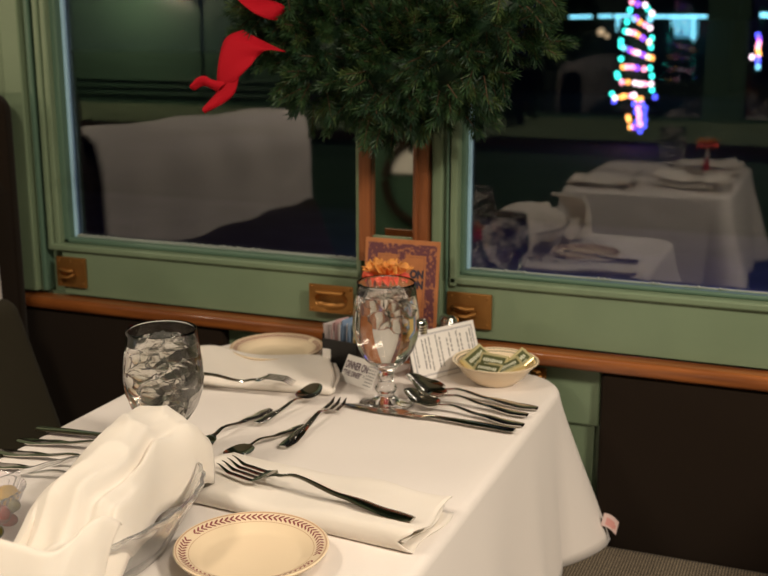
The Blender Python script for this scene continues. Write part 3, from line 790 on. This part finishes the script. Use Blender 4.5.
# ------------------------------------------------------------------ sugar caddy
sc_ = T(347,369,.7505)
se = E('sugar_caddy', sc_, radians(-8), 'black sugar caddy with a white side label, left of the goblet', 'caddy')
cw, cdp, chh = .032, .022, .060
bm = bmesh.new()
box(bm, -cw, cw, -cdp, cdp, 0, .003, .001); box(bm, -cw, cw, -cdp, -cdp+.002, 0, chh*.86, .0006); box(bm, -cw, cw, cdp-.002, cdp, 0, chh, .0006)
box(bm, -cw, -cw+.002, -cdp, cdp, 0, chh, .0006); box(bm, cw-.002, cw, -cdp, cdp, 0, chh, .0006); box(bm, -.001, .001, -cdp, cdp, 0, chh*.8, .0004)
link_bm('black_holder', bm, BLACKP, se)
B('side_label', -cw+.001, -cw+.016, -cdp-.0006, -cdp, .012, .036, PAPERW, se)
PK = [mat('packet_white', (.62,.56,.55), .6), mat('packet_pink', (.55,.36,.36), .6), mat('packet_blue', (.20,.29,.42), .6), mat('packet_yellow', (.66,.50,.18), .6)]
def packet(mi, i):
    bm = bmesh.new(); box(bm, -.015, .015, -.0012, .0012, 0, .064, .0008, 0)
    for v in bm.verts:
        t_ = abs(v.co.x)/.015; 
        if abs(v.co.z-.028) > .02: v.co.y *= .4
    return link_bm('sugar_packet', bm, PK[mi])
protos = {}
names = ['white', 'pink', 'blue', 'yellow']
seq = [0,1,0,0,1,0,2,0,2,2,0,2,2,0,3,3,3]
rnd = random.Random(4)
for i, mi in enumerate(seq):
    if mi not in protos: o = packet(mi, i); protos[mi] = o
    else: o = protos[mi].copy(); C.objects.link(o)
    x = -.026 + i*.0034
    M_ = Matrix.Translation(sc_ + Vector((x, rnd.uniform(-.002,.004), .013 + rnd.uniform(-.003,.007)))) @ Matrix.Rotation(radians(-8),4,'Z') @ Matrix.Rotation(rnd.uniform(-.12,.10),4,'Y') @ Matrix.Rotation(pi/2+rnd.uniform(-.35,.35),4,'Z')
    o.matrix_world = M_
    tag(o, '%s sugar packet standing upright in the black caddy' % names[mi], 'sugar packet', '%s sugar packets in the caddy' % names[mi])

# ------------------------------------------------------------------ shakers
PEP = mat('pepper_grains', (.10,.075,.05), .8, var=.7, vscale=300); SALT = mat('salt_grains', (.75,.72,.68), .8)
def shaker(px, y, label, fillm, R=.0155, row=319):
    p = W(px, row, y); base = Vector((p.x, y, .7505)); top = p.z - .7505
    e = E('condiment_shaker', base, 0, label, 'shaker', 'glass shakers by the menu card')
    h = top
    bm = bmesh.new(); lathe(bm, [(0,0), (R*.9,0), (R,.003), (R*.98,h*.3), (R*.80,h*.70), (R*.80,h*.74), (R*.70,h*.74), (R*.70,h*.70), (R*.86,h*.3), (R*.86,.005), (0,.005)], 40)
    autos(link_bm('glass_body', bm, GLASS, e), 50)
    bm = bmesh.new(); lathe(bm, [(0,.0052), (R*.84,.0052), (R*.84,h*.3), (R*.74,h*.52), (0,h*.52)], 32); autos(link_bm('contents', bm, fillm, e), 50)
    bm = bmesh.new(); pr = [(R*.86,h*.72)]
    for k in range(4): z = h*.72 + h*.045*k; pr += [(R*.92,z+.0004), (R*.98,z+h*.02), (R*.92,z+h*.04)]
    pr += [(R*.90,h*.92), (R*.78,h*.965), (R*.45,h*.99), (0,h)]
    lathe(bm, pr, 40); autos(link_bm('chrome_lid', bm, CHROME, e), 60)
    return e
shaker(419, -.115, 'slim shaker with ribbed chrome lid between the goblet and the text card', PEP, .0150, 317)
shaker(449, -.040, 'wider shaker with chrome lid peeking over the text card', SALT, .0165, 314)

# ------------------------------------------------------------------ menu card
MORG = mat('menu_orange_paper', (.42,.155,.055), .5, var=.12, vscale=60); MPLUM = mat('menu_plum_print', (.115,.035,.045), .5, var=1, vscale=170, col2=(.34,.13,.06))
MPLUM.node_tree.nodes['Color Ramp'].color_ramp.elements[0].position = .40; MPLUM.node_tree.nodes['Color Ramp'].color_ramp.elements[1].position = .47
ym = -.045
ml, mrr = W(367,237,ym), W(441,241,ym); zt_ = (ml.z+mrr.z)/2; mw = mrr.x-ml.x; mh = zt_-.752
me_ = E('menu_card', ((ml.x+mrr.x)/2, ym-.028, .7512), 0, 'orange menu card with plum scroll border standing behind the goblet', 'menu')
me_.rotation_euler = (radians(-8), 0, radians(1))
bm = bmesh.new(); box(bm, -mw/2, mw/2, -.0015, .0015, 0, mh+.002, .0006); link_bm('board', bm, MORG, me_)
bm = bmesh.new()
def rect(bm, x0, x1, z0, z1, y=-.0018, th=.0003): box(bm, x0, x1, y-th, y, z0, z1)
q = .005; wb = .017
for (a, b, c, d) in ((-mw/2+q, -mw/2+q+wb, q, mh-q), (mw/2-q-wb, mw/2-q, q, mh-q), (-mw/2+q+wb, mw/2-q-wb, mh-q-wb, mh-q), (-mw/2+q+wb, mw/2-q-wb, q, q+wb)): rect(bm, a, b, c, d, -.0015)
# central pendant ornament of the border
v = [bm.verts.new(p) for p in ((-.009,-.0019,mh-q-wb+.001), (.009,-.0019,mh-q-wb+.001), (.006,-.0019,mh-q-wb-.006), (0,-.0019,mh-q-wb-.011), (-.006,-.0019,mh-q-wb-.006))]; bm.faces.new(v)
for (a, b, c, d) in ((-mw/2+q+wb+.003, mw/2-q-wb-.003, mh-q-wb-.0036, mh-q-wb-.003), (-mw/2+q+wb+.003, -mw/2+q+wb+.0036, q+wb, mh-q-wb-.003), (mw/2-q-wb-.0036, mw/2-q-wb-.003, q+wb, mh-q-wb-.003)): rect(bm, a, b, c, d, -.0015)
link_bm('border_print', bm, MPLUM, me_)
def text(body, parent, loc, size, mt, rot=(pi/2,0,0), sx=1.0, align='LEFT', name='printed_text', ext=.0001, bold=0):
    c = bpy.data.curves.new(name, 'FONT'); c.body = body; c.size = size; c.extrude = ext; c.align_x = align; c.offset = bold
    c.materials.append(mt); o = bpy.data.objects.new(name, c); C.objects.link(o); bpy.context.view_layer.update(); me = bpy.data.meshes.new_from_object(o); bpy.data.objects.remove(o)
    o = bpy.data.objects.new(name, me); C.objects.link(o); o.parent = parent; o.location = loc; o.rotation_euler = rot; o.scale = (sx,1,1); return o
text('ON', me_, (mw/2-q-wb-.003, -.0020, mh-.058), .0175, INK, sx=.82, align='RIGHT', bold=.0011)
text('ON', me_, (mw/2-q-wb-.003, -.0020, mh-.0745), .0175, INK, sx=.82, align='RIGHT', bold=.0011)

# ------------------------------------------------------------------ white cards
def glyphs(bm, x0, x1, z, h, rnd, y=-.0009):
    x = x0
    while x < x1:
        wl = rnd.choice((2,3,4,5,6,7))
        for k in range(wl):
            gw = h*rnd.uniform(.35,.62)
            if x+gw > x1: return
            hh = h*rnd.choice((.62,.62,.62,1)); st = h*.22
            for (a, b, c, d) in ((x, x+st, z, z+hh), (x+gw-st, x+gw, z, z+h*.62), (x, x+gw, z+(0 if rnd.random() < .5 else h*.45), z+(st if rnd.random() < 0 else 0)+h*.60)):
                if d-c > h*.3 and b-a > st*1.5: c = d-st
                vv = [bm.verts.new(p) for p in ((a,y,c), (b,y,c), (b,y,d), (a,y,d))]; bm.faces.new(vv)
            x += gw + h*.16
        x += h*.45
def card_frame(e, BL, BR, TL):
    """orient empty so that local x runs along the bottom edge and z up the card"""
    xd = (BR-BL).normalized(); zd = (TL-BL); zd = (zd - xd*zd.dot(xd)).normalized(); yd = zd.cross(xd)
    R = Matrix((xd, yd, zd)).transposed().to_4x4(); R.translation = BL; e.matrix_world = R
    return (BR-BL).length, (TL-BL).dot(zd)
# small dinner card leaning back
BL, BR = T(339,380,.7513), T(388,397,.7513)
TLp = BL + Vector((.012, .018, .0275))
TLp = (lambda d: CAM + d*((BL.y+.020-CAM.y)/d.y))(ray(347,353.5))
e = E('table_card', BL, 0, 'small white card with plum lettering leaning beside the goblet stem', 'card')
cwid, chei = card_frame(e, BL, BR, TLp); cwid = .072
B('paper', 0, cwid, -.0004, .0004, 0, chei, PAPERW, e)
text('DINNER ON', e, (.0030, -.0008, chei*.53), .0165, INKP, sx=.54, bold=.0003)
text('"THE DINER"', e, (.0035, -.0008, chei*.26), .0120, INKP, sx=.58, bold=.0001)
bm = bmesh.new(); rn = random.Random(5)
for k in range(7): glyphs(bm, .053, .070, chei*.10+k*chei*.115, .0019, rn, -.0008)
for (x, s) in ((.0015, 1), (.0475, -1)):
    rect(bm, x, x+.0022, chei*.40, chei*.42, -.0006, .0002); rect(bm, x, x+.0022, chei*.34, chei*.36, -.0006, .0002)
link_bm('small_print', bm, INK, e)
# back half of the folded card
B('back_fold', 0, cwid, .0004, .0010, 0, chei*.99, PAPERW, e)
# large card with sideways text
BL, BR = T(416,383,.7513), T(482,366,.7513)
TLp = (lambda d: CAM + d*((BL.y+.008-CAM.y)/d.y))(ray(404,335))
e = E('text_card', BL, 0, 'white card with grey border and sideways lines of small print, behind the spoons', 'card')
wA, hA = card_frame(e, BL, BR, TLp)
B('paper', 0, wA, -.0004, .0004, 0, hA, PAPERW, e); 
B('support_fold', 0, wA, .0004, .0010, 0, hA*.98, PAPERW, e)
bm = bmesh.new(); mgn = .0058
for off, tt in ((mgn, .0009), (mgn+.0018, .0004)):
    for (a, b, c, d) in ((off, wA-off, hA-off-tt, hA-off), (off, wA-off, off, off+tt), (off, off+tt, off, hA-off), (wA-off-tt, wA-off, off, hA-off)): rect(bm, a, b, c, d, -.0004, .0002)
link_bm('border_line', bm, INKG, e)
bm = bmesh.new(); rn = random.Random(11)
# lines run down the card: build in (s along z downwards, offset along x)
tmp = bmesh.new(); n_ = 13
cols = [(.10,.80,0), (0,0,0), (.05,.95,1), (.05,.90,1), (.02,.98,1), (0,0,0), (.0,.95,1), (.08,.92,1), (0,0,0), (.15,.75,0), (.02,.60,1), (0,0,0), (.02,.85,1), (.1,.8,1), (0,0,0), (.12,.85,0), (.02,.7,1)]
for k, (a, b, w_) in enumerate(cols):
    if b == 0: continue
    glyphs(tmp, lerp(.010, hA-.010, a), lerp(.010, hA-.010, b), 0.0, .0036, rn, 0)
    xx = lerp(.011, wA-.013, k/(len(cols)-1))
    vs = {}
    for f in tmp.faces:
        nv = [bm.verts.new((xx + v_.co.z, -.0006, hA - v_.co.x)) for v_ in f.verts]; bm.faces.new(nv)
    tmp.clear()
link_bm('small_print', bm, INK, e)

# ------------------------------------------------------------------ flower in a bud vase behind the goblet
yf = -.150
fc = W(386,270,yf)
ve = E('bud_vase', (fc.x, yf, .7505), 0, 'slim pale bud vase with a red band, seen only through the right goblet', 'vase')
bm = bmesh.new(); hv = fc.z-.7505-.026
VAS = mat('pale_vase_glaze', (.62,.58,.52), .25); VASR = mat('red_vase_glaze', (.36,.03,.03), .25)
lathe(bm, [(0,0), (.012,0), (.013,.004), (.013,.03), (.010,.055), (.0065,.075), (.007,hv), (.0058,hv), (.005,.07), (.008,.05), (.010,.008), (0,.006)], 32, mats=[0,0,0,1,1,0,0,0,0,0,0])
autos(link_bm('vase_body', bm, [VAS, VASR], ve), 60)
PETO = mat('orange_petal', (.90,.36,.08), .6, sss=.1, var=.35, vscale=60); PETR = mat('coral_red_petal', (.80,.075,.05), .6, sss=.1, var=.4, vscale=50, col2=(.75,.12,.06)); STEM = mat('stem_green', (.08,.16,.04), .6)
fe = E('orange_carnation', (fc.x, yf, fc.z-.010), 0, 'ruffled orange and coral carnation standing behind the rim of the right goblet', 'flower'); fe.scale = (1.08,1.0,1.15)
bm = bmesh.new(); tube(bm, [(0,0,.004), (0,0,-.06)], .0018, 8); autos(link_bm('stem', bm, STEM, fe))
def petal(bm, a, tilt, ln, wd, seed, z0=0, fr=.10):
    ca, sa = cos(a), sin(a)
    def f(u, v):
        vv = (v-.5)*2; w = wd*(.25+.75*u**.7)*vv
        r = ln*u*(1-.10*vv*vv); curl = tilt + .5*u*u
        x = .002 + r*cos(tilt)*(1-.15*u); z = z0 + r*sin(tilt) - .0045*u**3*1.0 + .0035*sin(vv*9+seed)*u*u + .002*sin(vv*17+seed*2)*u**3
        x += .002*cos(vv*8+seed)*u
        return Vector((x*ca - w*sa, x*sa + w*ca, z))
    grid(bm, f, 9, 19)
bm = bmesh.new()
rn = random.Random(3)
for k in range(13):
    ring = k/13; petal(bm, k*2.4, lerp(1.4, .75, ring**.8), lerp(.020, .030, ring), lerp(.024,.040,ring), k*1.7)
solid(autos(link_bm('orange_petals', bm, PETO, fe), 80), .0004, 0)
bm = bmesh.new()
for k in range(12):
    a = k*2*pi/12+.2; petal(bm, a, lerp(-.10, .30, rn.random()), .036, .016, k*2.9, -.001)
solid(autos(link_bm('coral_petals', bm, PETR, fe), 80), .0004, 0)

# ------------------------------------------------------------------ wreath
cz_ = W(362,152,-.10).z; wc = Vector((W(392,60,-.06).x, -.012, cz_+.295))
we = E('evergreen_wreath', wc, 0, 'thick green evergreen wreath with red ribbon hanging over the pier between the windows', 'wreath')
NG = [mat('needle_green', (.030,.075,.024), .5), mat('needle_dark', (.014,.045,.020), .5), mat('needle_light', (.075,.12,.035), .5), mat('twig_brown', (.10,.055,.03), .8)]
bm = bmesh.new(); rn = random.Random(12)
RM = .172
def core(u, v):
    a = u*2*pi; b = v*2*pi; r_ = .058 + .012*noise.noise(Vector((cos(a)*9, sin(a)*9, b*2)))
    return Vector(((RM+r_*cos(b))*cos(a), -.055+r_*.6*sin(b), (RM+r_*cos(b))*sin(a)))
g_ = grid(bm, core, 90, 24, 1, True)
def needle(bm, p, d, ln, mi):
    s = d.cross(Vector((rn.random()-.5, rn.random()-.5, rn.random()-.5))).normalized()*.0009
    q_ = p + d*ln; m_ = p + d*ln*.5
    t_ = d.cross(s).normalized()*.0009
    a, b, c = bm.verts.new(p), bm.verts.new(m_-s), bm.verts.new(q_); e_ = bm.verts.new(m_+s)
    bm.faces.new((a, b, c, e_)).material_index = mi
    a, b, c = bm.verts.new(p), bm.verts.new(m_-t_), bm.verts.new(q_); e_ = bm.verts.new(m_+t_)
    bm.faces.new((a, b, c, e_)).material_index = mi
for k in range(1500):
    a = rn.uniform(0, 2*pi)
    if sin(a) > .2 and rn.random() < .8: continue            # the top of the wreath is out of view: thinner
    er = Vector((cos(a), 0, sin(a))); ey = Vector((0,1,0)); et = Vector((-sin(a), 0, cos(a)))
    b = rn.uniform(-pi*.62, pi*.62)                          # 0 = straight to the room, +-: outward / inward rims
    lump = .012*sin(a*11)+.008*sin(a*23+1)
    rr = rn.uniform(.045, .083) + lump
    p = er*(RM + sin(b)*rr) + ey*(-.055 - cos(b)*rr*.75)
    if p.y > -.016: p.y = -.016
    d = (er*sin(b)*rn.uniform(.6,1.3) - ey*(cos(b)*rn.uniform(.3,1.1)+.15) + et*rn.uniform(-.8,.8) + Vector((0,0,-.15))).normalized()
    ln = rn.uniform(.028,.046)
    mi = rn.choice((0,0,0,1,1,2))
    tube(bm, [p, p+d*ln], .0010, 3, 3, False)
    N_ = 44
    s1 = d.cross(Vector((0,0,1))).normalized(); s2 = d.cross(s1)
    for j in range(N_):
        t_ = (j+rn.random())/N_; ph = j*2.4; sp = lerp(1.0, .40, t_)
        nd = (d*cos(sp) + (s1*cos(ph)+s2*sin(ph))*sin(sp)).normalized()
        q0 = p + d*ln*t_; L_ = rn.uniform(.015,.022)
        if (q0+nd*L_).y > .006: continue
        needle(bm, q0, nd, L_, mi if rn.random() < .8 else rn.choice((0,1,2)))
wf = link_bm('evergreen_sprays', bm, NG, we)
RED = mat('red_velvet_ribbon', (.42,.004,.014), .8, spec=.2, bump=.2, bscale=300, bdist=.0005)
def ribbon(name, path, closed_tail=False, th=.0012):
    """path rows: (left px,py, right px,py, y)"""
    bm = bmesh.new(); rows = []
    n = 40; K = len(path)-1
    def cr(p0, p1, p2, p3, t): return .5*((2*p1) + (p2-p0)*t + (2*p0-5*p1+4*p2-p3)*t*t + (3*p1-p0-3*p2+p3)*t**3)
    LP = [W(r[0], r[1], r[4]) for r in path]; RP = [W(r[2], r[3], r[5]) for r in path]
    for i in range(n+1):
        t = i/n*K; k = min(int(t), K-1); f = t-k
        g = lambda Q: cr(Q[max(k-1,0)], Q[k], Q[k+1], Q[min(k+2,K)], f)
        a, b = g(LP), g(RP); rows.append([bm.verts.new(a.lerp(b, j/8) + Vector((0, -.004*sin(pi*j/8), 0)) - wc) for j in range(9)])
    for a, b in zip(rows, rows[1:]):
        for j in range(8): bm.faces.new((a[j], b[j], b[j+1], a[j+1]))
    if closed_tail:
        p1, p2, notch = closed_tail
        # swallow tail: two points beyond the last row
        last = rows[-1]; P1 = bm.verts.new(W(*p1)-wc); P2 = bm.verts.new(W(*p2)-wc)
    o = autos(link_bm(name, bm, RED, we), 80); solid(o, th, 0); return o
# main hanging tail: from under the wreath, bulging left, twisting at (232,80), ending in two points
ribbon('ribbon_tail', [(243,30, 286,52, -.16,-.15), (226,38, 268,50, -.17,-.17), (219,60, 258,56, -.18,-.17), (218,84, 250,66, -.175,-.18), (229,86, 236,80, -.17,-.18)])
ribbon('ribbon_tail', [(226,78, 240,72, -.172,-.178), (217,92, 235,92, -.170,-.178), (212,98, 224,103, -.172,-.176), (203,108, 205,113, -.176,-.176)])
ribbon('ribbon_tail', [(217,92, 228,82, -.172,-.176), (211,88, 213,80, -.176,-.180), (203,86, 205,76, -.18,-.184), (195,90, 197,78, -.186,-.19), (190.5,88, 192,84, -.19,-.19)])
ribbon('ribbon_loop', [(232,-6, 262,-10, -.16,-.16), (240,2, 264,-2, -.18,-.16), (254,13, 276,2, -.19,-.165), (268,19, 284,6, -.18,-.16), (277,20, 284,12, -.165,-.155)])

# ------------------------------------------------------------------ table across the aisle, seen mirrored in the right-hand glass
OX, OY = -.56, -2.24
ot = E('dining_table', (OX, OY, 0), 0, 'second white-clothed dining table across the aisle, mirrored in the right window', 'table')
bm = bmesh.new(); box(bm, -.235, .235, -.385, .385, .715, .7475, .010); link_bm('tabletop', bm, RAILW, ot)
bm = bmesh.new(); box(bm, -.04, .04, -.04, .04, 0, .715, .01); box(bm, -.2, .2, -.25, .25, 0, .03, .008); link_bm('pedestal', bm, BLACKP, ot)
oc = autos(link_bm('tablecloth', cloth_mesh(OX-.27, OX+.27, OY-.42, OY+.42, TZ, .34, .05, .12, 2.2), CLOTH), 80); solid(oc, .0015)
tag(oc, 'white tablecloth on the table across the aisle, seen in the window reflection', 'tablecloth')
folded_napkin('folded_napkin', 'folded napkin at the near left of the mirrored table across the aisle', Vector((OX-.15, OY+.30, 0)), .1, .22, .12, 4, .006, 3.3)
folded_napkin('folded_napkin', 'folded napkin in the middle of the mirrored table across the aisle', Vector((OX+.13, OY+.23, 0)), .35, .22, .13, 5, .008, 7.3)
folded_napkin('folded_napkin', 'folded napkin farthest back on the mirrored table across the aisle', Vector((OX+.13, OY-.15, 0)), -.3, .24, .14, 5, .008, 2.3)
g3 = copy_tree(g2); g3.location = (OX+.03, OY+.03, .7505); g3['label'] = 'goblet standing on the table across the aisle, before its orange flower'
f2 = copy_tree(fe); f2.location = (OX+.145, OY-.01, .868); f2['label'] = 'orange carnation on the table across the aisle, seen in the window'
v2 = copy_tree(ve); v2.location = (OX+.145, OY-.01, .7505); v2['label'] = 'bud vase on the table across the aisle, seen in the window'
# round mirror on the far wall (seen in the narrow wall mirror)

# ------------------------------------------------------------------ the night outside
BC = {'teal': (.05,.9,.75), 'blue': (.08,.10,1), 'purple': (.30,.08,1), 'orange': (1,.42,.10), 'white': (1,.75,.85), 'pink': (1,.35,.5), 'cyan': (.25,.75,.95), 'warm': (1,.7,.45)}
BM_ = {k: mat('bulb_'+k, v, .5, emit=v, estr=(5.5 if k not in ('cyan',) else 3.5)) for k, v in BC.items()}
YT = 20.0
def Wy(px, py, y=YT): return W(px, py, y)
tbase = Wy(634,132)
te = E('christmas_tree', (tbase.x, YT, tbase.z), 0, 'small outdoor tree wound with coloured string lights in the dark outside', 'tree')
bm = bmesh.new(); ht = Wy(634,-30).z - tbase.z
NEED = mat('night_tree_foliage', (.01,.03,.015), .8)
pr = [(.08,.0), (.09,.35)]
for k in range(12): r_ = .48*(1-k/12); z = .40+k*(ht-.4)/12; pr += [(r_*.75,z), (r_,z+.03), (r_*.62,z+(ht-.4)/12)]
pr += [(0,ht)]
lathe(bm, pr, 20); link_bm('tree_crown', bm, NEED, te)
proto_b = {}
def bulb(parent, p, col, r, base):
    key = (col,)
    if key not in proto_b:
        bm = bmesh.new(); bmesh.ops.create_uvsphere(bm, u_segments=10, v_segments=8, radius=1); o = link_bm('light_bulb', bm, BM_[col], None, True); proto_b[key] = o.data
    else: o = bpy.data.objects.new('light_bulb', proto_b[key]); C.objects.link(o)
    o.parent = parent; o.location = p-base; o.scale = (r, r, r*1.2); return o
bulbs = [(632,2,'pink'),(638,4,'purple'),(645,5,'white'),(648,9,'teal'),(630,10,'teal'),(636,18,'purple'),(652,13,'white'),(650,20,'cyan'),(627,22,'teal'),(634,19,'cyan'),(640,22,'orange'),(645,25,'pink'),(650,28,'white'),
 (625,31,'teal'),(629,32,'white'),(634,33,'pink'),(638,35,'orange'),(643,38,'purple'),(649,42,'warm'),(652,38,'teal'),(621,41,'teal'),(621,46,'teal'),(651,47,'teal'),(624,48,'cyan'),(630,50,'purple'),(634,52,'pink'),(638,53,'white'),(643,55,'purple'),(648,57,'warm'),(652,58,'orange'),
 (621,59,'teal'),(623,67,'orange'),(627,67,'pink'),(632,67,'pink'),(637,68,'purple'),(644,69,'pink'),(650,68,'teal'),(617,74,'teal'),(618,77,'teal'),(622,82,'pink'),(628,82,'orange'),(635,83,'white'),(640,84,'white'),(645,84,'pink'),(651,84,'white'),(652,76,'teal'),(652,90,'teal'),
 (612,94,'teal'),(615,98,'white'),(621,97,'orange'),(625,96,'orange'),(631,96,'pink'),(634,95,'white'),(637,99,'orange'),(641,99,'orange'),(628,117,'orange'),(629,120,'orange'),(630,127,'orange'),(638,108,'pink'),(639,113,'pink'),(639,118,'pink'),(640,124,'pink'),
 (634,104,'blue'),(642,104,'blue'),(645,108,'blue'),(644,114,'blue'),(645,120,'blue'),(644,126,'blue'),(636,112,'blue'),(637,122,'blue'),(640,131,'blue'),(655,97,'blue'),(614,101,'blue'),(634,127,'purple')]
for (px, py, c) in bulbs:
    bulb(te, Wy(px, py, YT-.45), c, .034, Vector(te.location))
# second lit pole at the right
pb_ = Wy(758,75); pe = E('lit_pole', pb_, 0, 'narrow post wound with coloured lights at the right edge of the window', 'light pole')
bm = bmesh.new(); tube(bm, [(0,0,0), (0,0,1.2)], .06, 10); link_bm('post', bm, NEED, pe)
for (px, py, c) in ((758,35,'blue'),(759,39,'purple'),(759,43,'pink'),(758,47,'pink'),(758,50,'orange'),(759,54,'orange'),(758,58,'blue'),(758,62,'blue'),(758,67,'cyan'),(752,57,'white'),(762,15,'cyan'),(766,15,'cyan'),(770,16,'cyan')):
    bulb(pe, Wy(px, py, YT-.12), c, .034, pb_)
# far house with icicle lights along the eaves
YH = 34.0
hb = W(640,90,YH); he = E('house', (hb.x, YH+3, -1.05), 0, 'dark house in the distance outlined with pale blue icicle lights', 'house')
HW_ = mat('night_house_wall', (.04,.06,.06), .8)
hz0 = W(640,18,YH).z+1.05
bm = bmesh.new(); box(bm, -3.2, 2.6, -2.6, 3, 0, hz0-.05); link_bm('walls', bm, HW_, he)
bm = bmesh.new()
vs = [bm.verts.new(p) for p in ((-3.5,-3,hz0-.05), (2.8,-3,hz0-.05), (2.8,3.4,hz0-.05), (-3.5,3.4,hz0-.05), (-3.5,.2,hz0+1.6), (2.8,.2,hz0+1.6))]
for f in ((0,1,5,4), (2,3,4,5), (0,4,3), (1,2,5), (0,1,2,3)): bm.faces.new([vs[i] for i in f])
link_bm('roof', bm, NEED, he)
GLOW = mat('lit_window_panel', (.2,.6,.75), .5, emit=(.10,.34,.46), estr=.8)
pa, pb = W(674,18,YH), W(696,38,YH)
B('lit_window', pa.x-he.location.x, pb.x-he.location.x, -2.66, -2.62, pb.z+1.05, pa.z+1.05, GLOW, he)
PORCH = mat('dim_warm_globe', (.6,.45,.3), .5, emit=(1,.72,.42), estr=.7)
for i in range(66):
    t_ = i/65; px = lerp(570, 706, t_); py = lerp(17, 14, t_)+ (1.2 if px > 640 else 0) + .02*(px-640)*(px > 640)
    if 592 < px < 598 or 612 < px < 616: continue
    bulb(he, W(px, py, YH-.05), 'cyan', .030, Vector(he.location))
for (px, n_) in ((617,6), (619,4), (676,7), (681,5), (686,7), (692,9), (694,10), (672,4)):
    for k in range(n_): 
        if len([0]) : bulb(he, W(px, 17+k*2.6, YH-.05), 'cyan', .022, Vector(he.location))
for (px, py, r_) in ((601,32,.11), (607,36,.07)):
    bm = bmesh.new(); bmesh.ops.create_uvsphere(bm, u_segments=14, v_segments=10, radius=r_); o = link_bm('porch_lamp', bm, PORCH, he, True); o.location = W(px, py, YH-.3) - Vector(he.location)
# blue spill from the string lights on the platform outside
ld = bpy.data.lights.new('blue_spill', 'AREA'); ld.size = 1.5; ld.energy = 14; ld.color = (.18,.14,1)
lo = bpy.data.objects.new('blue_spill', ld); C.objects.link(lo); lo.location = (-.4, 3.2, 1.9); 
# platform and hand rails just outside
PLAT = mat('blue_grey_platform', (.08,.08,.13), .7, var=.3, vscale=3)
St(B('outside_platform', -6, 4, .25, 5.5, -.12, -.02, PLAT))

# ------------------------------------------------------------------ settle things onto what carries them
def settle(o, supports, gap=.0004):
    bpy.context.view_layer.update(); dg = bpy.context.evaluated_depsgraph_get(); best = -1
    mw_ = o.matrix_world
    for sp in supports:
        ev = sp.evaluated_get(dg); inv = sp.matrix_world.inverted()
        for v in o.data.vertices:
            w_ = mw_ @ v.co; a = inv @ Vector((w_.x, w_.y, w_.z+.08)); d = (inv.to_3x3() @ Vector((0,0,-1)))
            hit, loc, nn, idx = ev.ray_cast(a, d)
            if hit:
                z = (sp.matrix_world @ loc).z; best = max(best, z - w_.z)
    if best > -1: o.location.z += best + gap
settle(bpy.data.objects['dinner_fork'], [NA]); settle(bpy.data.objects['salad_fork'], [NB])
settle(bpy.data.objects['teaspoon'], [bpy.data.objects['small_fork']])
